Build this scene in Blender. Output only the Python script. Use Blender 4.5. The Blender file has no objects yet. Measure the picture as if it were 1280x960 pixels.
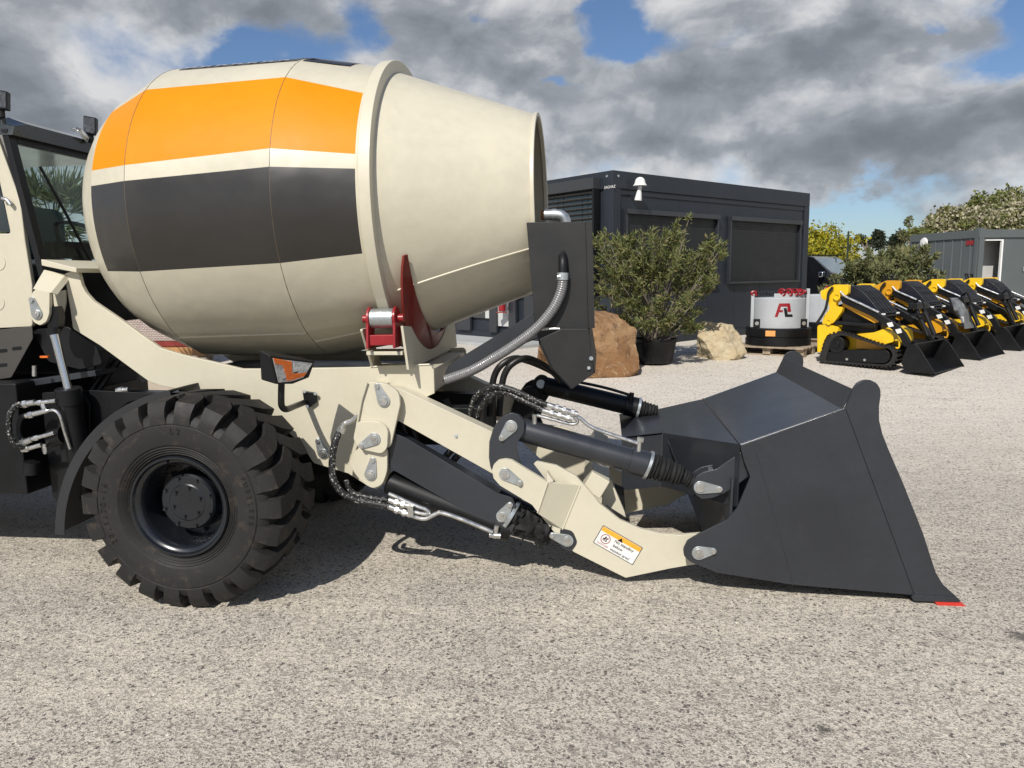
import bpy, bmesh, math, random
from mathutils import Vector, Matrix, noise as mnoise
random.seed(7)
sc = bpy.context.scene
COL = sc.collection
PI = math.pi
# ---------------------------------------------------------------- camera maths
F, H = 930.0, 1.65
PITCH = math.atan(133 / F); YAW = math.atan(116 * math.cos(PITCH) / F); ROLL = math.atan(.015)
ROT = Matrix.Rotation(YAW, 3, 'Z') @ Matrix.Rotation(PI / 2 - PITCH, 3, 'X') @ Matrix.Rotation(-ROLL, 3, 'Z')
EYE = Vector((0, 0, H))

def ray(x, y): return ROT @ Vector(((x - 640) / F, -(y - 480) / F, -1))
def A(x, y, Y):
    """the point at distance Y in the yard that is measured at (x, y) in the survey photo"""
    d = ray(x, y); return EYE + d * (Y / d.y)
def gz(Y):
    t = min(max((Y - 6.) / 7, 0), 1); return .35 * t * t * (3 - 2 * t)
def G(x, y):
    d = ray(x, y); t = 1.
    for _ in range(20000):
        p = EYE + d * t
        if p.z <= gz(p.y): break
        t *= 1.0006
    return p

# ---------------------------------------------------------------- materials
class NT:
    def __init__(s, tree): s.t = tree; s.n = tree.nodes; s.l = tree.links
    def new(s, typ, **k):
        n = s.n.new(typ)
        for a, v in k.items(): setattr(n, a, v)
        return n
    def set(s, sock, v):
        if isinstance(v, bpy.types.NodeSocket): s.l.new(v, sock)
        else: sock.default_value = v
    def math(s, op, a, b=None, c=None, clamp=False):
        n = s.new('ShaderNodeMath', operation=op); n.use_clamp = clamp
        for i, v in enumerate((a, b, c)):
            if v is not None: s.set(n.inputs[i], v)
        return n.outputs[0]
    def mix(s, f, a, b, blend='MIX'):
        n = s.new('ShaderNodeMix', data_type='RGBA', blend_type=blend)
        s.set(n.inputs[0], f)
        for i, v in ((6, a), (7, b)):
            s.set(n.inputs[i], tuple(v) + (1,) if isinstance(v, (tuple, list)) and len(v) == 3 else v)
        return n.outputs[2]
    def noise(s, vec, scale, detail=4, rough=.55, dist=0):
        n = s.new('ShaderNodeTexNoise'); s.set(n.inputs['Vector'], vec)
        n.inputs['Scale'].default_value = scale; n.inputs['Detail'].default_value = detail
        n.inputs['Roughness'].default_value = rough; n.inputs['Distortion'].default_value = dist
        return n.outputs['Fac']
    def voro(s, vec, scale, feature='F1', out='Distance', rand=1):
        n = s.new('ShaderNodeTexVoronoi', feature=feature); s.set(n.inputs['Vector'], vec)
        n.inputs['Scale'].default_value = scale; n.inputs['Randomness'].default_value = rand
        return n.outputs[out]
    def ramp(s, f, stops, interp='LINEAR'):
        n = s.new('ShaderNodeValToRGB'); n.color_ramp.interpolation = interp
        e = n.color_ramp.elements
        while len(e) < len(stops): e.new(.5)
        for el, (p, c) in zip(e, stops):
            el.position = p; el.color = (c, c, c, 1) if isinstance(c, (int, float)) else tuple(c) + (1,)
        s.set(n.inputs[0], f); return n.outputs[0]
    def rng(s, v, a, b, c=0., d=1., smooth=True):
        n = s.new('ShaderNodeMapRange'); n.interpolation_type = 'SMOOTHSTEP' if smooth else 'LINEAR'
        for i, x in enumerate((v, a, b, c, d)): s.set(n.inputs[i], x)
        return n.outputs[0]
    def bump(s, h, strength, dist):
        n = s.new('ShaderNodeBump'); n.inputs['Strength'].default_value = strength
        n.inputs['Distance'].default_value = dist; s.set(n.inputs['Height'], h); return n.outputs[0]

def newmat(name):
    m = bpy.data.materials.new(name); m.use_nodes = True
    t = NT(m.node_tree); b = t.n['Principled BSDF']
    return m, t, b

def M(name, col, rough=.5, metal=0., var=.08, vscale=3., bump=0., bscale=60., spec=.5, coat=0., dirt=None, wave=0.):
    """painted or plain surface: base colour with gentle wear, roughness variation and fine bump"""
    m, t, b = newmat(name)
    co = t.new('ShaderNodeTexCoord').outputs['Object']
    n1 = t.noise(co, vscale, 6, .6); n2 = t.noise(co, vscale * 14, 4, .6)
    f = t.math('ADD', t.math('MULTIPLY', n1, .65), t.math('MULTIPLY', n2, .35))
    lo = tuple(c * (1 - var) for c in col); hi = tuple(min(1, c * (1 + var)) for c in col)
    c = t.mix(t.rng(f, .35, .65), lo, hi)
    if dirt:
        c = t.mix(t.math('MULTIPLY', t.rng(t.noise(co, vscale * 3, 8, .7), .52, .72), dirt[3]), c, dirt[:3])
    t.set(b.inputs['Base Color'], c)
    t.set(b.inputs['Roughness'], t.rng(n1, .3, .7, max(.03, rough - .07), min(1, rough + .07)))
    b.inputs['Metallic'].default_value = metal
    b.inputs['Specular IOR Level'].default_value = spec
    b.inputs['Coat Weight'].default_value = coat; b.inputs['Coat Roughness'].default_value = .12
    h = None
    if bump: h = t.bump(t.noise(co, bscale, 3), bump, .004)
    if wave:
        nb = t.new('ShaderNodeBump'); nb.inputs['Strength'].default_value = wave; nb.inputs['Distance'].default_value = .03
        t.set(nb.inputs['Height'], t.noise(co, 3.2, 2))
        if h is not None: t.set(nb.inputs['Normal'], h)
        h = nb.outputs[0]
    if h is not None: t.set(b.inputs['Normal'], h)
    return m

CREAM = M('cream_paint', (.54, .505, .395), .45, var=.035, vscale=1.6, coat=.1, wave=.03, bump=.03, bscale=220)
CREAMD = M('cream_drum_paint', (.54, .505, .395), .45, var=.06, vscale=1.3, coat=.18, dirt=(.45, .41, .31, .12), wave=.3, bump=.02, bscale=200)
DARK = M('anthracite_paint', (.023, .0260, .032), .36, var=.12, vscale=2.2, coat=.22, wave=.05, bump=.04, bscale=240, dirt=(.06, .06, .06, .12))
PITCHB = M('chute_black_paint', (.0125, .0125, .013), .5, var=.15, vscale=3)
BLACK = M('black_paint', (.0055, .006, .007), .45, var=.2, vscale=4, spec=.35)
BOOT = M('rubber_boot', (.008, .008, .0085), .75, var=.2, vscale=20)
ORANGE = M('orange_band_paint', (.63, .232, .002), .48, var=.04, vscale=1.4, spec=.18, wave=.2)
BANDB = M('charcoal_band_paint', (.026, .0240, .022), .34, var=.10, vscale=1.5, coat=.25, wave=.35)
RUBBER = M('tyre_rubber', (.011, .0105, .010), .72, var=.25, vscale=5, bump=.25, bscale=90, dirt=(.06, .044, .03, .7))
RIMM = M('rim_paint', (.0085, .0105, .014), .3, var=.15, vscale=5, coat=.3)
GALV = M('galvanised_steel', (.46, .49, .50), .38, metal=.75, var=.15, vscale=14)
CHROME = M('chrome_rod', (.62, .66, .72), .12, metal=1., var=.04)
ZINC = M('zinc_fitting', (.62, .62, .60), .3, metal=.9, var=.15, vscale=30)
RED = M('red_oxide_paint', (.20, .022, .016), .45, var=.15, vscale=8)
REDB = M('bright_red_paint', (.26, .012, .017), .35, var=.1, vscale=6)
RUST = M('rusty_thread', (.33, .12, .03), .8, var=.4, vscale=30)
HOSE = M('black_rubber_hose', (.012, .012, .0125), .45, var=.2, vscale=20)
YELLOW = M('yellow_paint', (.80, .50, .012), .4, var=.06, vscale=4, coat=.15, dirt=(.3, .2, .05, .2))
OCHRE = M('ochre_paint', (.62, .30, .01), .42, var=.06, vscale=4, coat=.15)
WHITE = M('white_paint', (.72, .72, .70), .5, var=.05, vscale=6)
GREYP = M('light_grey_paint', (.40, .42, .44), .45, var=.06, vscale=3)
WOOD = M('weathered_wood', (.30, .24, .175), .85, var=.3, vscale=9, bump=.3, bscale=40)
WALLD = M('anthracite_cladding', (.016, .0215, .030), .5, var=.06, vscale=1.2, bump=.02, bscale=100)
SHUT = M('dark_shutter', (.0125, .0135, .015), .55, var=.1, vscale=3)
SLAT = M('grey_slat', (.12, .115, .108), .5, var=.1, vscale=4)
WALLG = M('grey_cladding', (.088, .102, .104), .55, var=.06, vscale=1.2)
LIGHTG = M('pale_grey_panel', (.52, .52, .51), .6, var=.05)
def glass(name, col, rough=.03, alpha=1.):
    m, t, b = newmat(name)
    co = t.new('ShaderNodeTexCoord').outputs['Object']
    t.set(b.inputs['Base Color'], t.mix(t.noise(co, 2.), tuple(c * .7 for c in col), tuple(c * 1.3 for c in col)))
    b.inputs['Roughness'].default_value = rough; b.inputs['Specular IOR Level'].default_value = .8
    b.inputs['Coat Weight'].default_value = .6; b.inputs['Coat Roughness'].default_value = .02
    b.inputs['Alpha'].default_value = alpha
    return m
GLASS = glass('tinted_glass', (.012, .02, .022))
def seeglass(name, tint, refl):
    m, t, b = newmat(name); tr = t.new('ShaderNodeBsdfTransparent'); gl = t.new('ShaderNodeBsdfGlossy'); gl.inputs['Roughness'].default_value = .02
    co = t.new('ShaderNodeTexCoord').outputs['Object']
    t.set(tr.inputs[0], t.mix(t.noise(co, 1.5), tuple(c * .92 for c in tint), tint)); lw = t.new('ShaderNodeLayerWeight'); lw.inputs[0].default_value = .5
    mx = t.new('ShaderNodeMixShader'); t.set(mx.inputs[0], t.math('ADD', .035, t.math('MULTIPLY', t.math('POWER', lw.outputs[1], 4.), refl))); t.l.new(tr.outputs[0], mx.inputs[1]); t.l.new(gl.outputs[0], mx.inputs[2])
    t.l.new(mx.outputs[0], t.n['Material Output'].inputs[0]); return m
CABGLASS = seeglass('cab_glass', (.80, .90, .885), .5)
LENS = M('clear_lens', (.36, .37, .37), .25, var=.35, vscale=45, coat=.5)
AMBER = M('amber_lens', (.62, .13, .012), .35, var=.15, vscale=40, coat=.3)

# ---------------------------------------------------------------- mesh builder
class MB:
    def __init__(s): s.bm = bmesh.new(); s.mi = 0
    def v(s, p): return s.bm.verts.new(p)
    def f(s, vs):
        try: fc = s.bm.faces.new(vs)
        except ValueError: return None
        fc.material_index = s.mi; return fc
    def face(s, pts): return s.f([s.v(p) for p in pts])
    def prism(s, pts, off):
        """closed solid: polygon pts swept along off"""
        off = Vector(off); a = [s.v(p) for p in pts]; b = [s.v(Vector(p) + off) for p in pts]
        s.f(a); s.f(b[::-1]); n = len(a)
        for i in range(n): s.f([a[i], b[i], b[(i + 1) % n], a[(i + 1) % n]])
        return s
    def loft(s, rings, closed=True, cap=True):
        vs = [[s.v(p) for p in r] for r in rings]; n = len(vs[0])
        for a, b in zip(vs, vs[1:]):
            for i in range(n if closed else n - 1):
                s.f([a[i], a[(i + 1) % n], b[(i + 1) % n], b[i]])
        if cap and closed:
            s.f(vs[0][::-1]); s.f(vs[-1])
        return s
    def box(s, c, d, rot=None):
        c = Vector(c); h = [x / 2 for x in d]
        R = rot if rot is not None else Matrix.Identity(3)
        q = [c + R @ Vector((x * h[0], y * h[1], z * h[2])) for x, y, z in
             ((-1, -1, -1), (1, -1, -1), (1, 1, -1), (-1, 1, -1), (-1, -1, 1), (1, -1, 1), (1, 1, 1), (-1, 1, 1))]
        v = [s.v(p) for p in q]
        for f in ((0, 3, 2, 1), (4, 5, 6, 7), (0, 1, 5, 4), (1, 2, 6, 5), (2, 3, 7, 6), (3, 0, 4, 7)): s.f([v[i] for i in f])
        return s
    def bar(s, p0, p1, w, h, up=(0, 0, 1)):
        p0, p1 = Vector(p0), Vector(p1); d = (p1 - p0).normalized(); up = Vector(up)
        x = d.cross(up)
        if x.length < 1e-4: x = d.cross(Vector((1, 0, 0)))
        x.normalize(); u = x.cross(d)
        r = [[p + x * (a * w / 2) + u * (b * h / 2) for a, b in ((-1, -1), (1, -1), (1, 1), (-1, 1))] for p in (p0, p1)]
        return s.loft(r)
    def frame(s, d):
        d = d.normalized(); a = Vector((0, 0, 1)) if abs(d.z) < .9 else Vector((1, 0, 0))
        x = d.cross(a).normalized(); return x, d.cross(x)
    def cyl(s, p0, p1, r0, r1=None, seg=24):
        p0, p1 = Vector(p0), Vector(p1); r1 = r0 if r1 is None else r1
        x, y = s.frame(p1 - p0)
        return s.loft([[p + (x * math.cos(a) + y * math.sin(a)) * r for a in [2 * PI * i / seg for i in range(seg)]]
                       for p, r in ((p0, r0), (p1, r1))])
    def lathe(s, prof, org, axis, seg=48, cap=False):
        org, axis = Vector(org), Vector(axis).normalized(); x, y = s.frame(axis)
        return s.loft([[org + axis * t + (x * math.cos(a) + y * math.sin(a)) * r for a in [2 * PI * i / seg for i in range(seg)]]
                       for t, r in prof], cap=cap)
    def tube(s, pts, r, seg=10, smooth=6, ripple=None):
        pts = [Vector(p) for p in pts]
        if smooth and len(pts) > 2:
            P = [pts[0] * 2 - pts[1]] + pts + [pts[-1] * 2 - pts[-2]]; out = []
            for i in range(1, len(P) - 2):
                for k in range(smooth):
                    t = k / smooth; a, b, c, d = P[i - 1], P[i], P[i + 1], P[i + 2]
                    out.append(.5 * ((2 * b) + (c - a) * t + (2 * a - 5 * b + 4 * c - d) * t * t + (3 * b - a - 3 * c + d) * t ** 3))
            pts = out + [pts[-1]]
        if ripple:
            L = [0]
            for a, b in zip(pts, pts[1:]): L.append(L[-1] + (b - a).length)
            n = int(L[-1] / ripple[0] * 4); q = []; j = 0
            for i in range(n + 1):
                l = L[-1] * i / n
                while j < len(L) - 2 and L[j + 1] < l: j += 1
                q.append(pts[j].lerp(pts[j + 1], (l - L[j]) / max(1e-6, L[j + 1] - L[j])))
            pts = q
        rings = []; x = None
        for i, p in enumerate(pts):
            d = (pts[min(i + 1, len(pts) - 1)] - pts[max(i - 1, 0)]).normalized()
            if x is None: x, _ = s.frame(d)
            x = (x - d * x.dot(d)).normalized(); y = d.cross(x)
            rr = r if not ripple else r * (1 + ripple[1] * (1 if i % 4 in (1, 2) else 0))
            if callable(r): rr = r(i / (len(pts) - 1))
            rings.append([p + (x * math.cos(a) + y * math.sin(a)) * rr for a in [2 * PI * k / seg for k in range(seg)]])
        return s.loft(rings)
    def sphere(s, c, r, seg=16, scale=(1, 1, 1)):
        c = Vector(c); n = seg // 2
        return s.loft([[c + Vector((math.sin(PI * j / n) * math.cos(2 * PI * i / seg) * r * scale[0], math.sin(PI * j / n) * math.sin(2 * PI * i / seg) * r * scale[1],
                        math.cos(PI * j / n) * r * scale[2])) for i in range(seg)] for j in [.02] + list(range(1, n)) + [n - .02]])
    def build(s, name, mats, parent=None, smooth=35, bevel=0., normals=True):
        if normals: bmesh.ops.recalc_face_normals(s.bm, faces=s.bm.faces)
        me = bpy.data.meshes.new(name); s.bm.to_mesh(me); s.bm.free()
        for m in (mats if isinstance(mats, (list, tuple)) else [mats]): me.materials.append(m)
        if smooth:
            me.shade_smooth(); me.set_sharp_from_angle(angle=math.radians(smooth))
        o = bpy.data.objects.new(name, me); COL.objects.link(o)
        if parent is not None: adopt(o, parent)
        if bevel:
            b = o.modifiers.new('edge', 'BEVEL'); b.width = bevel; b.segments = 2; b.limit_method = 'ANGLE'; b.angle_limit = math.radians(35)
            b.harden_normals = True
        return o

def adopt(o, parent):
    o.parent = parent
    loc = Vector(parent.location) if parent.parent is None else Vector(parent.parent.location)
    if parent.type == 'EMPTY' or parent.parent is None: o.matrix_parent_inverse = Matrix.Translation(-Vector(parent.location))
    else: o.matrix_parent_inverse = Matrix.Identity(4)
    return o

def tag(o, label, cat, group=None, kind=None):
    if label: o['label'] = label
    if cat: o['category'] = cat
    if group: o['group'] = group
    if kind: o['kind'] = kind
    return o
def thing(name, loc, label, cat, group=None):
    o = bpy.data.objects.new(name, None); o.empty_display_size = .2; o.location = loc; COL.objects.link(o)
    return tag(o, label, cat, group)

def round_poly(pts, r=.02, n=4):
    """round the corners of a closed outline of 3D points"""
    out = []; N = len(pts)
    for i in range(N):
        p = Vector(pts[i]); a = Vector(pts[i - 1]) - p; b = Vector(pts[(i + 1) % N]) - p
        la, lb = a.length, b.length
        if la < 1e-5 or lb < 1e-5: out.append(p); continue
        ang = a.angle(b, PI)
        if ang > 2.85: out.append(p); continue
        k = min(r, la * .45, lb * .45)
        s0, s1 = p + a * (k / la), p + b * (k / lb)
        for j in range(n + 1):
            t = j / n; out.append(s0 * (1 - t) ** 2 + p * 2 * t * (1 - t) + s1 * t * t)
    return out

def text_mesh(body, size, origin, xdir, ydir, mat, name, parent, depth=.0015, align='LEFT', bold=0.):
    cu = bpy.data.curves.new(name, 'FONT'); cu.body = body; cu.size = size; cu.align_x = align; cu.extrude = depth; cu.offset = bold
    cu.resolution_u = 3
    tmp = bpy.data.objects.new(name + '_tmp', cu); COL.objects.link(tmp)
    dg = bpy.context.evaluated_depsgraph_get()
    me = bpy.data.meshes.new_from_object(tmp.evaluated_get(dg)); bpy.data.objects.remove(tmp); bpy.data.curves.remove(cu)
    x = Vector(xdir).normalized(); y = Vector(ydir); y = (y - x * y.dot(x)).normalized(); z = x.cross(y)
    m = Matrix((x, y, z)).transposed().to_4x4(); m.translation = Vector(origin)
    me.transform(m); me.materials.clear(); me.materials.append(mat)
    o = bpy.data.objects.new(name, me); COL.objects.link(o)
    if parent is not None: adopt(o, parent)
    return o
# ================================================================ the yard
def ground():
    bm = bmesh.new(); xs = [-400, -120, -60, -30] + [-20 + i * .5 for i in range(101)] + [45, 60, 90, 140, 400]
    ys = [-60, -30, -12, -6] + [-4 + i * .25 for i in range(100)] + [24, 30, 45, 70, 120, 300, 900]
    g = []
    for y in ys:
        row = []
        for x in xs:
            z = gz(y)
            if y > 6: z += .02 * math.sin(x * .7 + y * .4) * min(1, (y - 6) / 4)
            row.append(bm.verts.new((x, y, z)))
        g.append(row)
    for a, b in zip(g, g[1:]):
        for i in range(len(xs) - 1): bm.faces.new([a[i], a[i + 1], b[i + 1], b[i]])
    m, t, b = newmat('crushed_limestone')
    co = t.new('ShaderNodeTexCoord').outputs['Object']
    wv = t.new('ShaderNodeTexNoise'); wv.inputs['Scale'].default_value = 30; wv.inputs['Detail'].default_value = 2; t.set(wv.inputs['Vector'], co)
    vm = t.new('ShaderNodeVectorMath', operation='MULTIPLY_ADD'); t.set(vm.inputs[0], wv.outputs['Color']); vm.inputs[1].default_value = (.022, .022, .022); t.set(vm.inputs[2], co)
    p = vm.outputs[0]
    st = t.voro(p, 84); st2 = t.voro(p, 170); big = t.voro(p, 26)
    n1 = t.noise(co, .55, 6, .6, .4); n2 = t.noise(co, 3.2, 7, .65); n3 = t.noise(p, 44, 5, .68); n4 = t.noise(co, 170, 3, .6)
    # tracks: streaks stretched along the yard
    mp = t.new('ShaderNodeMapping'); mp.inputs['Scale'].default_value = (.35, 2.6, 1); mp.inputs['Rotation'].default_value = (0, 0, .35); t.set(mp.inputs['Vector'], co)
    n5 = t.noise(mp.outputs[0], 1.1, 5, .6, .5)
    worn = t.math('ADD', t.math('MULTIPLY', n1, .5), t.math('ADD', t.math('MULTIPLY', n5, .35), t.math('MULTIPLY', n2, .25)))
    cr = t.new('ShaderNodeSeparateColor'); t.set(cr.inputs[0], t.voro(p, 84, out='Color'))
    cr2 = t.new('ShaderNodeSeparateColor'); t.set(cr2.inputs[0], t.voro(p, 170, out='Color'))
    def pits(d, c, k0, k1): r = t.math('MULTIPLY_ADD', c, k1, k0); return t.rng(d, r, t.math('ADD', r, .16), 1, 0)
    pa = pits(st, cr.outputs[2], -.06, .42); pb_ = pits(st2, cr2.outputs[2], -.05, .40)
    amt = t.rng(worn, .34, .60, .30, 1.)
    pit = t.math('MAXIMUM', t.math('MULTIPLY', pa, amt), t.math('MULTIPLY', pb_, .62))
    pit = t.math('MAXIMUM', pit, t.math('MULTIPLY', t.rng(n3, .36, .46, 1, 0), .5))
    base = t.mix(t.rng(worn, .40, .68), (.63, .57, .465), (.46, .42, .355))
    base = t.mix(t.math('MULTIPLY', t.rng(n4, .35, .65), .35), base, (.66, .615, .54))
    sy_ = t.new('ShaderNodeSeparateXYZ'); t.set(sy_.inputs[0], co); yard = t.rng(t.math('ADD', sy_.outputs[1], t.math('MULTIPLY', n1, 4.)), 6.5, 11.5)   # paler, less pitted surface towards the buildings
    base = t.mix(t.math('MULTIPLY', yard, .8), base, (.70, .645, .56)); pit = t.math('MULTIPLY', pit, t.math('SUBTRACT', 1., t.math('MULTIPLY', yard, .55)))
    sv = t.voro(p, 84, out='Color'); ss = t.new('ShaderNodeSeparateColor'); t.set(ss.inputs[0], sv)
    base = t.mix(t.math('MULTIPLY', ss.outputs[0], .18), base, (.34, .32, .30))
    base = t.mix(t.rng(ss.outputs[1], .93, .96), base, (.16, .14, .13))
    col = t.mix(t.math('MULTIPLY', pit, .74), base, (.17, .15, .125))
    # an oily patch and darker wheel scuffs
    for (sx, sy, r) in ((1030, 912, .028), (1275, 795, .05)):
        q = G(sx, sy); vd = t.new('ShaderNodeVectorMath', operation='DISTANCE'); t.set(vd.inputs[0], co); vd.inputs[1].default_value = (q.x, q.y, q.z)
        dd = t.math('ADD', vd.outputs['Value'], t.math('MULTIPLY', t.math('SUBTRACT', t.noise(co, 60, 5, .75), .5), r * 4.5))
        col = t.mix(t.math('MULTIPLY', t.rng(dd, r * .6, r * 1.3, 1, 0), .75), col, (.06, .055, .05))
    sc_ = t.rng(t.noise(mp.outputs[0], 2.6, 8, .72, 1.0), .58, .70); col = t.mix(t.math('MULTIPLY', sc_, .42), col, (.20, .19, .185))
    t.set(b.inputs['Base Color'], col); b.inputs['Roughness'].default_value = .92; b.inputs['Specular IOR Level'].default_value = .2
    hgt = t.math('SUBTRACT', t.math('ADD', t.math('MULTIPLY', t.rng(st, .0, .6, 1, 0), .35), t.math('MULTIPLY', n4, .25)), t.math('MULTIPLY', pit, .9))
    bp = t.bump(hgt, .75, .012); b2 = t.new('ShaderNodeBump'); b2.inputs['Strength'].default_value = .5; b2.inputs['Distance'].default_value = .06
    t.set(b2.inputs['Height'], n2); t.set(b2.inputs['Normal'], bp); t.set(b.inputs['Normal'], b2.outputs[0])
    me = bpy.data.meshes.new('ground'); bmesh.ops.recalc_face_normals(bm, faces=bm.faces); bm.to_mesh(me); bm.free(); me.materials.append(m); me.shade_smooth()
    o = bpy.data.objects.new('ground', me); COL.objects.link(o); o['kind'] = 'structure'
ground()
def loose_gravel():
    """small loose stones lying on the compacted surface, one object"""
    rnd = random.Random(31); V, Fc = [], []
    octa = [(1, 0, 0), (0, 1, 0), (-1, 0, 0), (0, -1, 0), (0, 0, 1), (0, 0, -.3)]
    ft = [(0, 1, 4), (1, 2, 4), (2, 3, 4), (3, 0, 4), (1, 0, 5), (2, 1, 5), (3, 2, 5), (0, 3, 5)]
    for i in range(5200):
        y = 1.3 + 8.5 * rnd.random() ** 1.7; x = rnd.uniform(-.95, .85) * (y + .6)
        if mnoise.noise(Vector((x * .9, y * .9, 4))) < rnd.uniform(-.5, .35): continue
        r = .0022 + .0055 * rnd.random() ** 3.0; a = rnd.uniform(0, 6.28); e = rnd.uniform(.6, 1.5); k = len(V)
        for px_, py_, pz_ in octa:
            j = rnd.uniform(.75, 1.25); qx, qy = px_ * r * e * j, py_ * r * j
            V.append((x + qx * math.cos(a) - qy * math.sin(a), y + qx * math.sin(a) + qy * math.cos(a), gz(y) + pz_ * r * .65 * j + .001))
        Fc += [tuple(k + q for q in f) for f in ft]
    me = bpy.data.meshes.new('loose_gravel'); me.from_pydata(V, [], Fc)
    m, t, b = newmat('loose_stone'); rd = t.new('ShaderNodeNewGeometry').outputs['Random Per Island']
    t.set(b.inputs['Base Color'], t.ramp(rd, [(0, (.30, .28, .26)), (.35, (.52, .48, .41)), (.7, (.62, .57, .48)), (1, (.40, .37, .34))])); b.inputs['Roughness'].default_value = .9
    me.materials.append(m); o = bpy.data.objects.new('loose_gravel', me); COL.objects.link(o); o['kind'] = 'stuff'
loose_gravel()
# ================================================================ the concrete mixer
YM = 4.48                                   # the machine's centre plane
RW = 2 * YM
mixer = thing('concrete_mixer', (-.9, YM, 0), 'cream self-loading concrete mixer with orange and charcoal drum bands and a dark front shovel', 'concrete mixer')
def mir(p): return Vector((p[0], RW - p[1], p[2]))
def pxs(lst, Y): return [A(x, y, Y) for x, y in lst]

def plate(name, lst, Y, th, mat, parent=mixer, rnd=.015, mirror=False, bevel=.003, rn=4):
    """a steel plate: outline measured on the plane Y, th thick"""
    pts = round_poly(pxs(lst, Y), rnd, rn) if rnd else pxs(lst, Y)
    mb = MB(); mb.prism(pts, (0, th, 0)); o = mb.build(name, mat, parent, 30, bevel)
    if mirror:
        mb = MB(); mb.prism([mir(p) for p in pts], (0, -th, 0)); mb.build(name, mat, parent, 30, bevel)
    return o

def keeper(parent, big, small, Y, r=.034, r2=.017, mat=None, s=1):
    """pin keeper: a teardrop steel flag over a pin head, with its bolt"""
    b, q = A(*big, Y), A(*small, Y)
    d = q - b; L = d.length; d.normalize(); n = Vector((d.z, 0, -d.x))
    pts = []; beta = math.acos(min(1, (r - r2) / L))
    for i in range(13): a = beta + (2 * PI - 2 * beta) * i / 12; pts.append(b + d * (math.cos(a) * r) + n * (math.sin(a) * r))
    for i in range(7): a = -beta + 2 * beta * i / 6; pts.append(q + d * (math.cos(a) * r2) + n * (math.sin(a) * r2))
    mb = MB(); mb.prism(pts, (0, -.008, 0)); o = mb.build('pin_keeper', GALV, parent, 30, .002)
    mb = MB(); u = Vector((0, -1, 0))
    mb.cyl(b + u * .007, b + u * .016, r * .66, seg=20); mb.cyl(b + u * .015, b + u * .019, r * .32, seg=12)
    mb.build('pin_head', ZINC, o if parent is mixer else parent, 30)
    mb = MB(); mb.cyl(q + u * .007, q + u * .018, r2 * .75, seg=6); mb.build('pin_bolt', ZINC, o if parent is mixer else parent, 30)
    return o

# ---------------------------------------------------------------- drum
DO = Vector((-1.8699, 4.5118, 2.0543)); PHI = .0151
DA = Vector((math.cos(PHI), 0, math.sin(PHI))); DU = Vector((-math.sin(PHI), 0, math.cos(PHI))); DV = Vector((0, -1, 0))
def dp(s, r, deg): a = math.radians(deg); return DO + DA * s + (DU * math.cos(a) + DV * math.sin(a)) * r
prof = [(-1.06, .10), (-1.05, .40), (-1.02, .55), (-.985, .62), (-.93, .675), (-.845, .738), (-.5655, .867), (.2191, .8748), (.638, .8062), (.655, .803), (.735, .766), (1.5, .503)]
# angle (degrees from the top towards the near side) at which the band edges run, for three places along the drum
def edges(s):
    o0 = np_interp(s, [-.845, -.56, .22, .66], [41.0, 43.0, 41.6, 47.6]); o1 = np_interp(s, [-.845, -.56, .22, .66], [73.6, 76.4, 73.4, 74.9])
    b0 = np_interp(s, [-.845, -.56, .22, .66], [80.2, 81.8, 79.6, 80.2]); b1 = np_interp(s, [-.845, -.56, .22, .66], [116.0, 112.7, 111.2, 110.3])
    return o0, o1, b0, b1
FAC = (142, 164, 186, 208, 230)
def facet(d, r):
    d0 = d % 360
    for a, b in zip(FAC, FAC[1:]):
        if a <= d0 <= b:
            h = math.radians((b - a) / 2); ch = math.cos(h) / math.cos(math.radians(d0 - (a + b) / 2)); return r * (1 - .40 * (1 - ch))
    return r
def np_interp(x, xs, ys):
    if x <= xs[0]: return ys[0]
    for a, b, c, d in zip(xs, xs[1:], ys, ys[1:]):
        if x <= b: return c + (d - c) * (x - a) / (b - a)
    return ys[-1]
mb = MB(); rings = []; kinds = None
for s, r in prof:
    e = edges(s); stops = [-180 + 0., ]
    degs = []; kn = []
    segs = [(e[0], e[1], 10, 1), (e[1], e[2], 2, 0), (e[2], e[3], 10, 2), (e[3], 142, 8, 0), (142, 164, 6, 0), (164, 186, 6, 0), (186, 208, 6, 0), (208, 230, 6, 0), (230, 360 + e[0], 40, 0)]
    for a, b, n, k in segs:
        for i in range(n): degs.append(a + (b - a) * i / n); kn.append(k)
    rings.append([mb.v(dp(s, facet(d, r) if -.9 < s < .66 else r, d)) for d in degs]); kinds = kn
n = len(kinds)
for j in range(len(rings) - 1):
    band = 5 <= j <= 7
    for i in range(n):
        mb.mi = kinds[i] if band and prof[j + 1][0] < .65 else 0
        mb.f([rings[j][i], rings[j][(i + 1) % n], rings[j + 1][(i + 1) % n], rings[j + 1][i]])
mb.mi = 0; mb.f(rings[0][::-1])
inner = [[mb.v(dp(s, r, 360 * i / 60)) for i in range(60)] for s, r in ((1.5, .497), (.75, .755), (.3, .86))]
for a, b in zip(inner, inner[1:]):
    for i in range(60): mb.f([a[i], b[i], b[(i + 1) % 60], a[(i + 1) % 60]])
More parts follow.
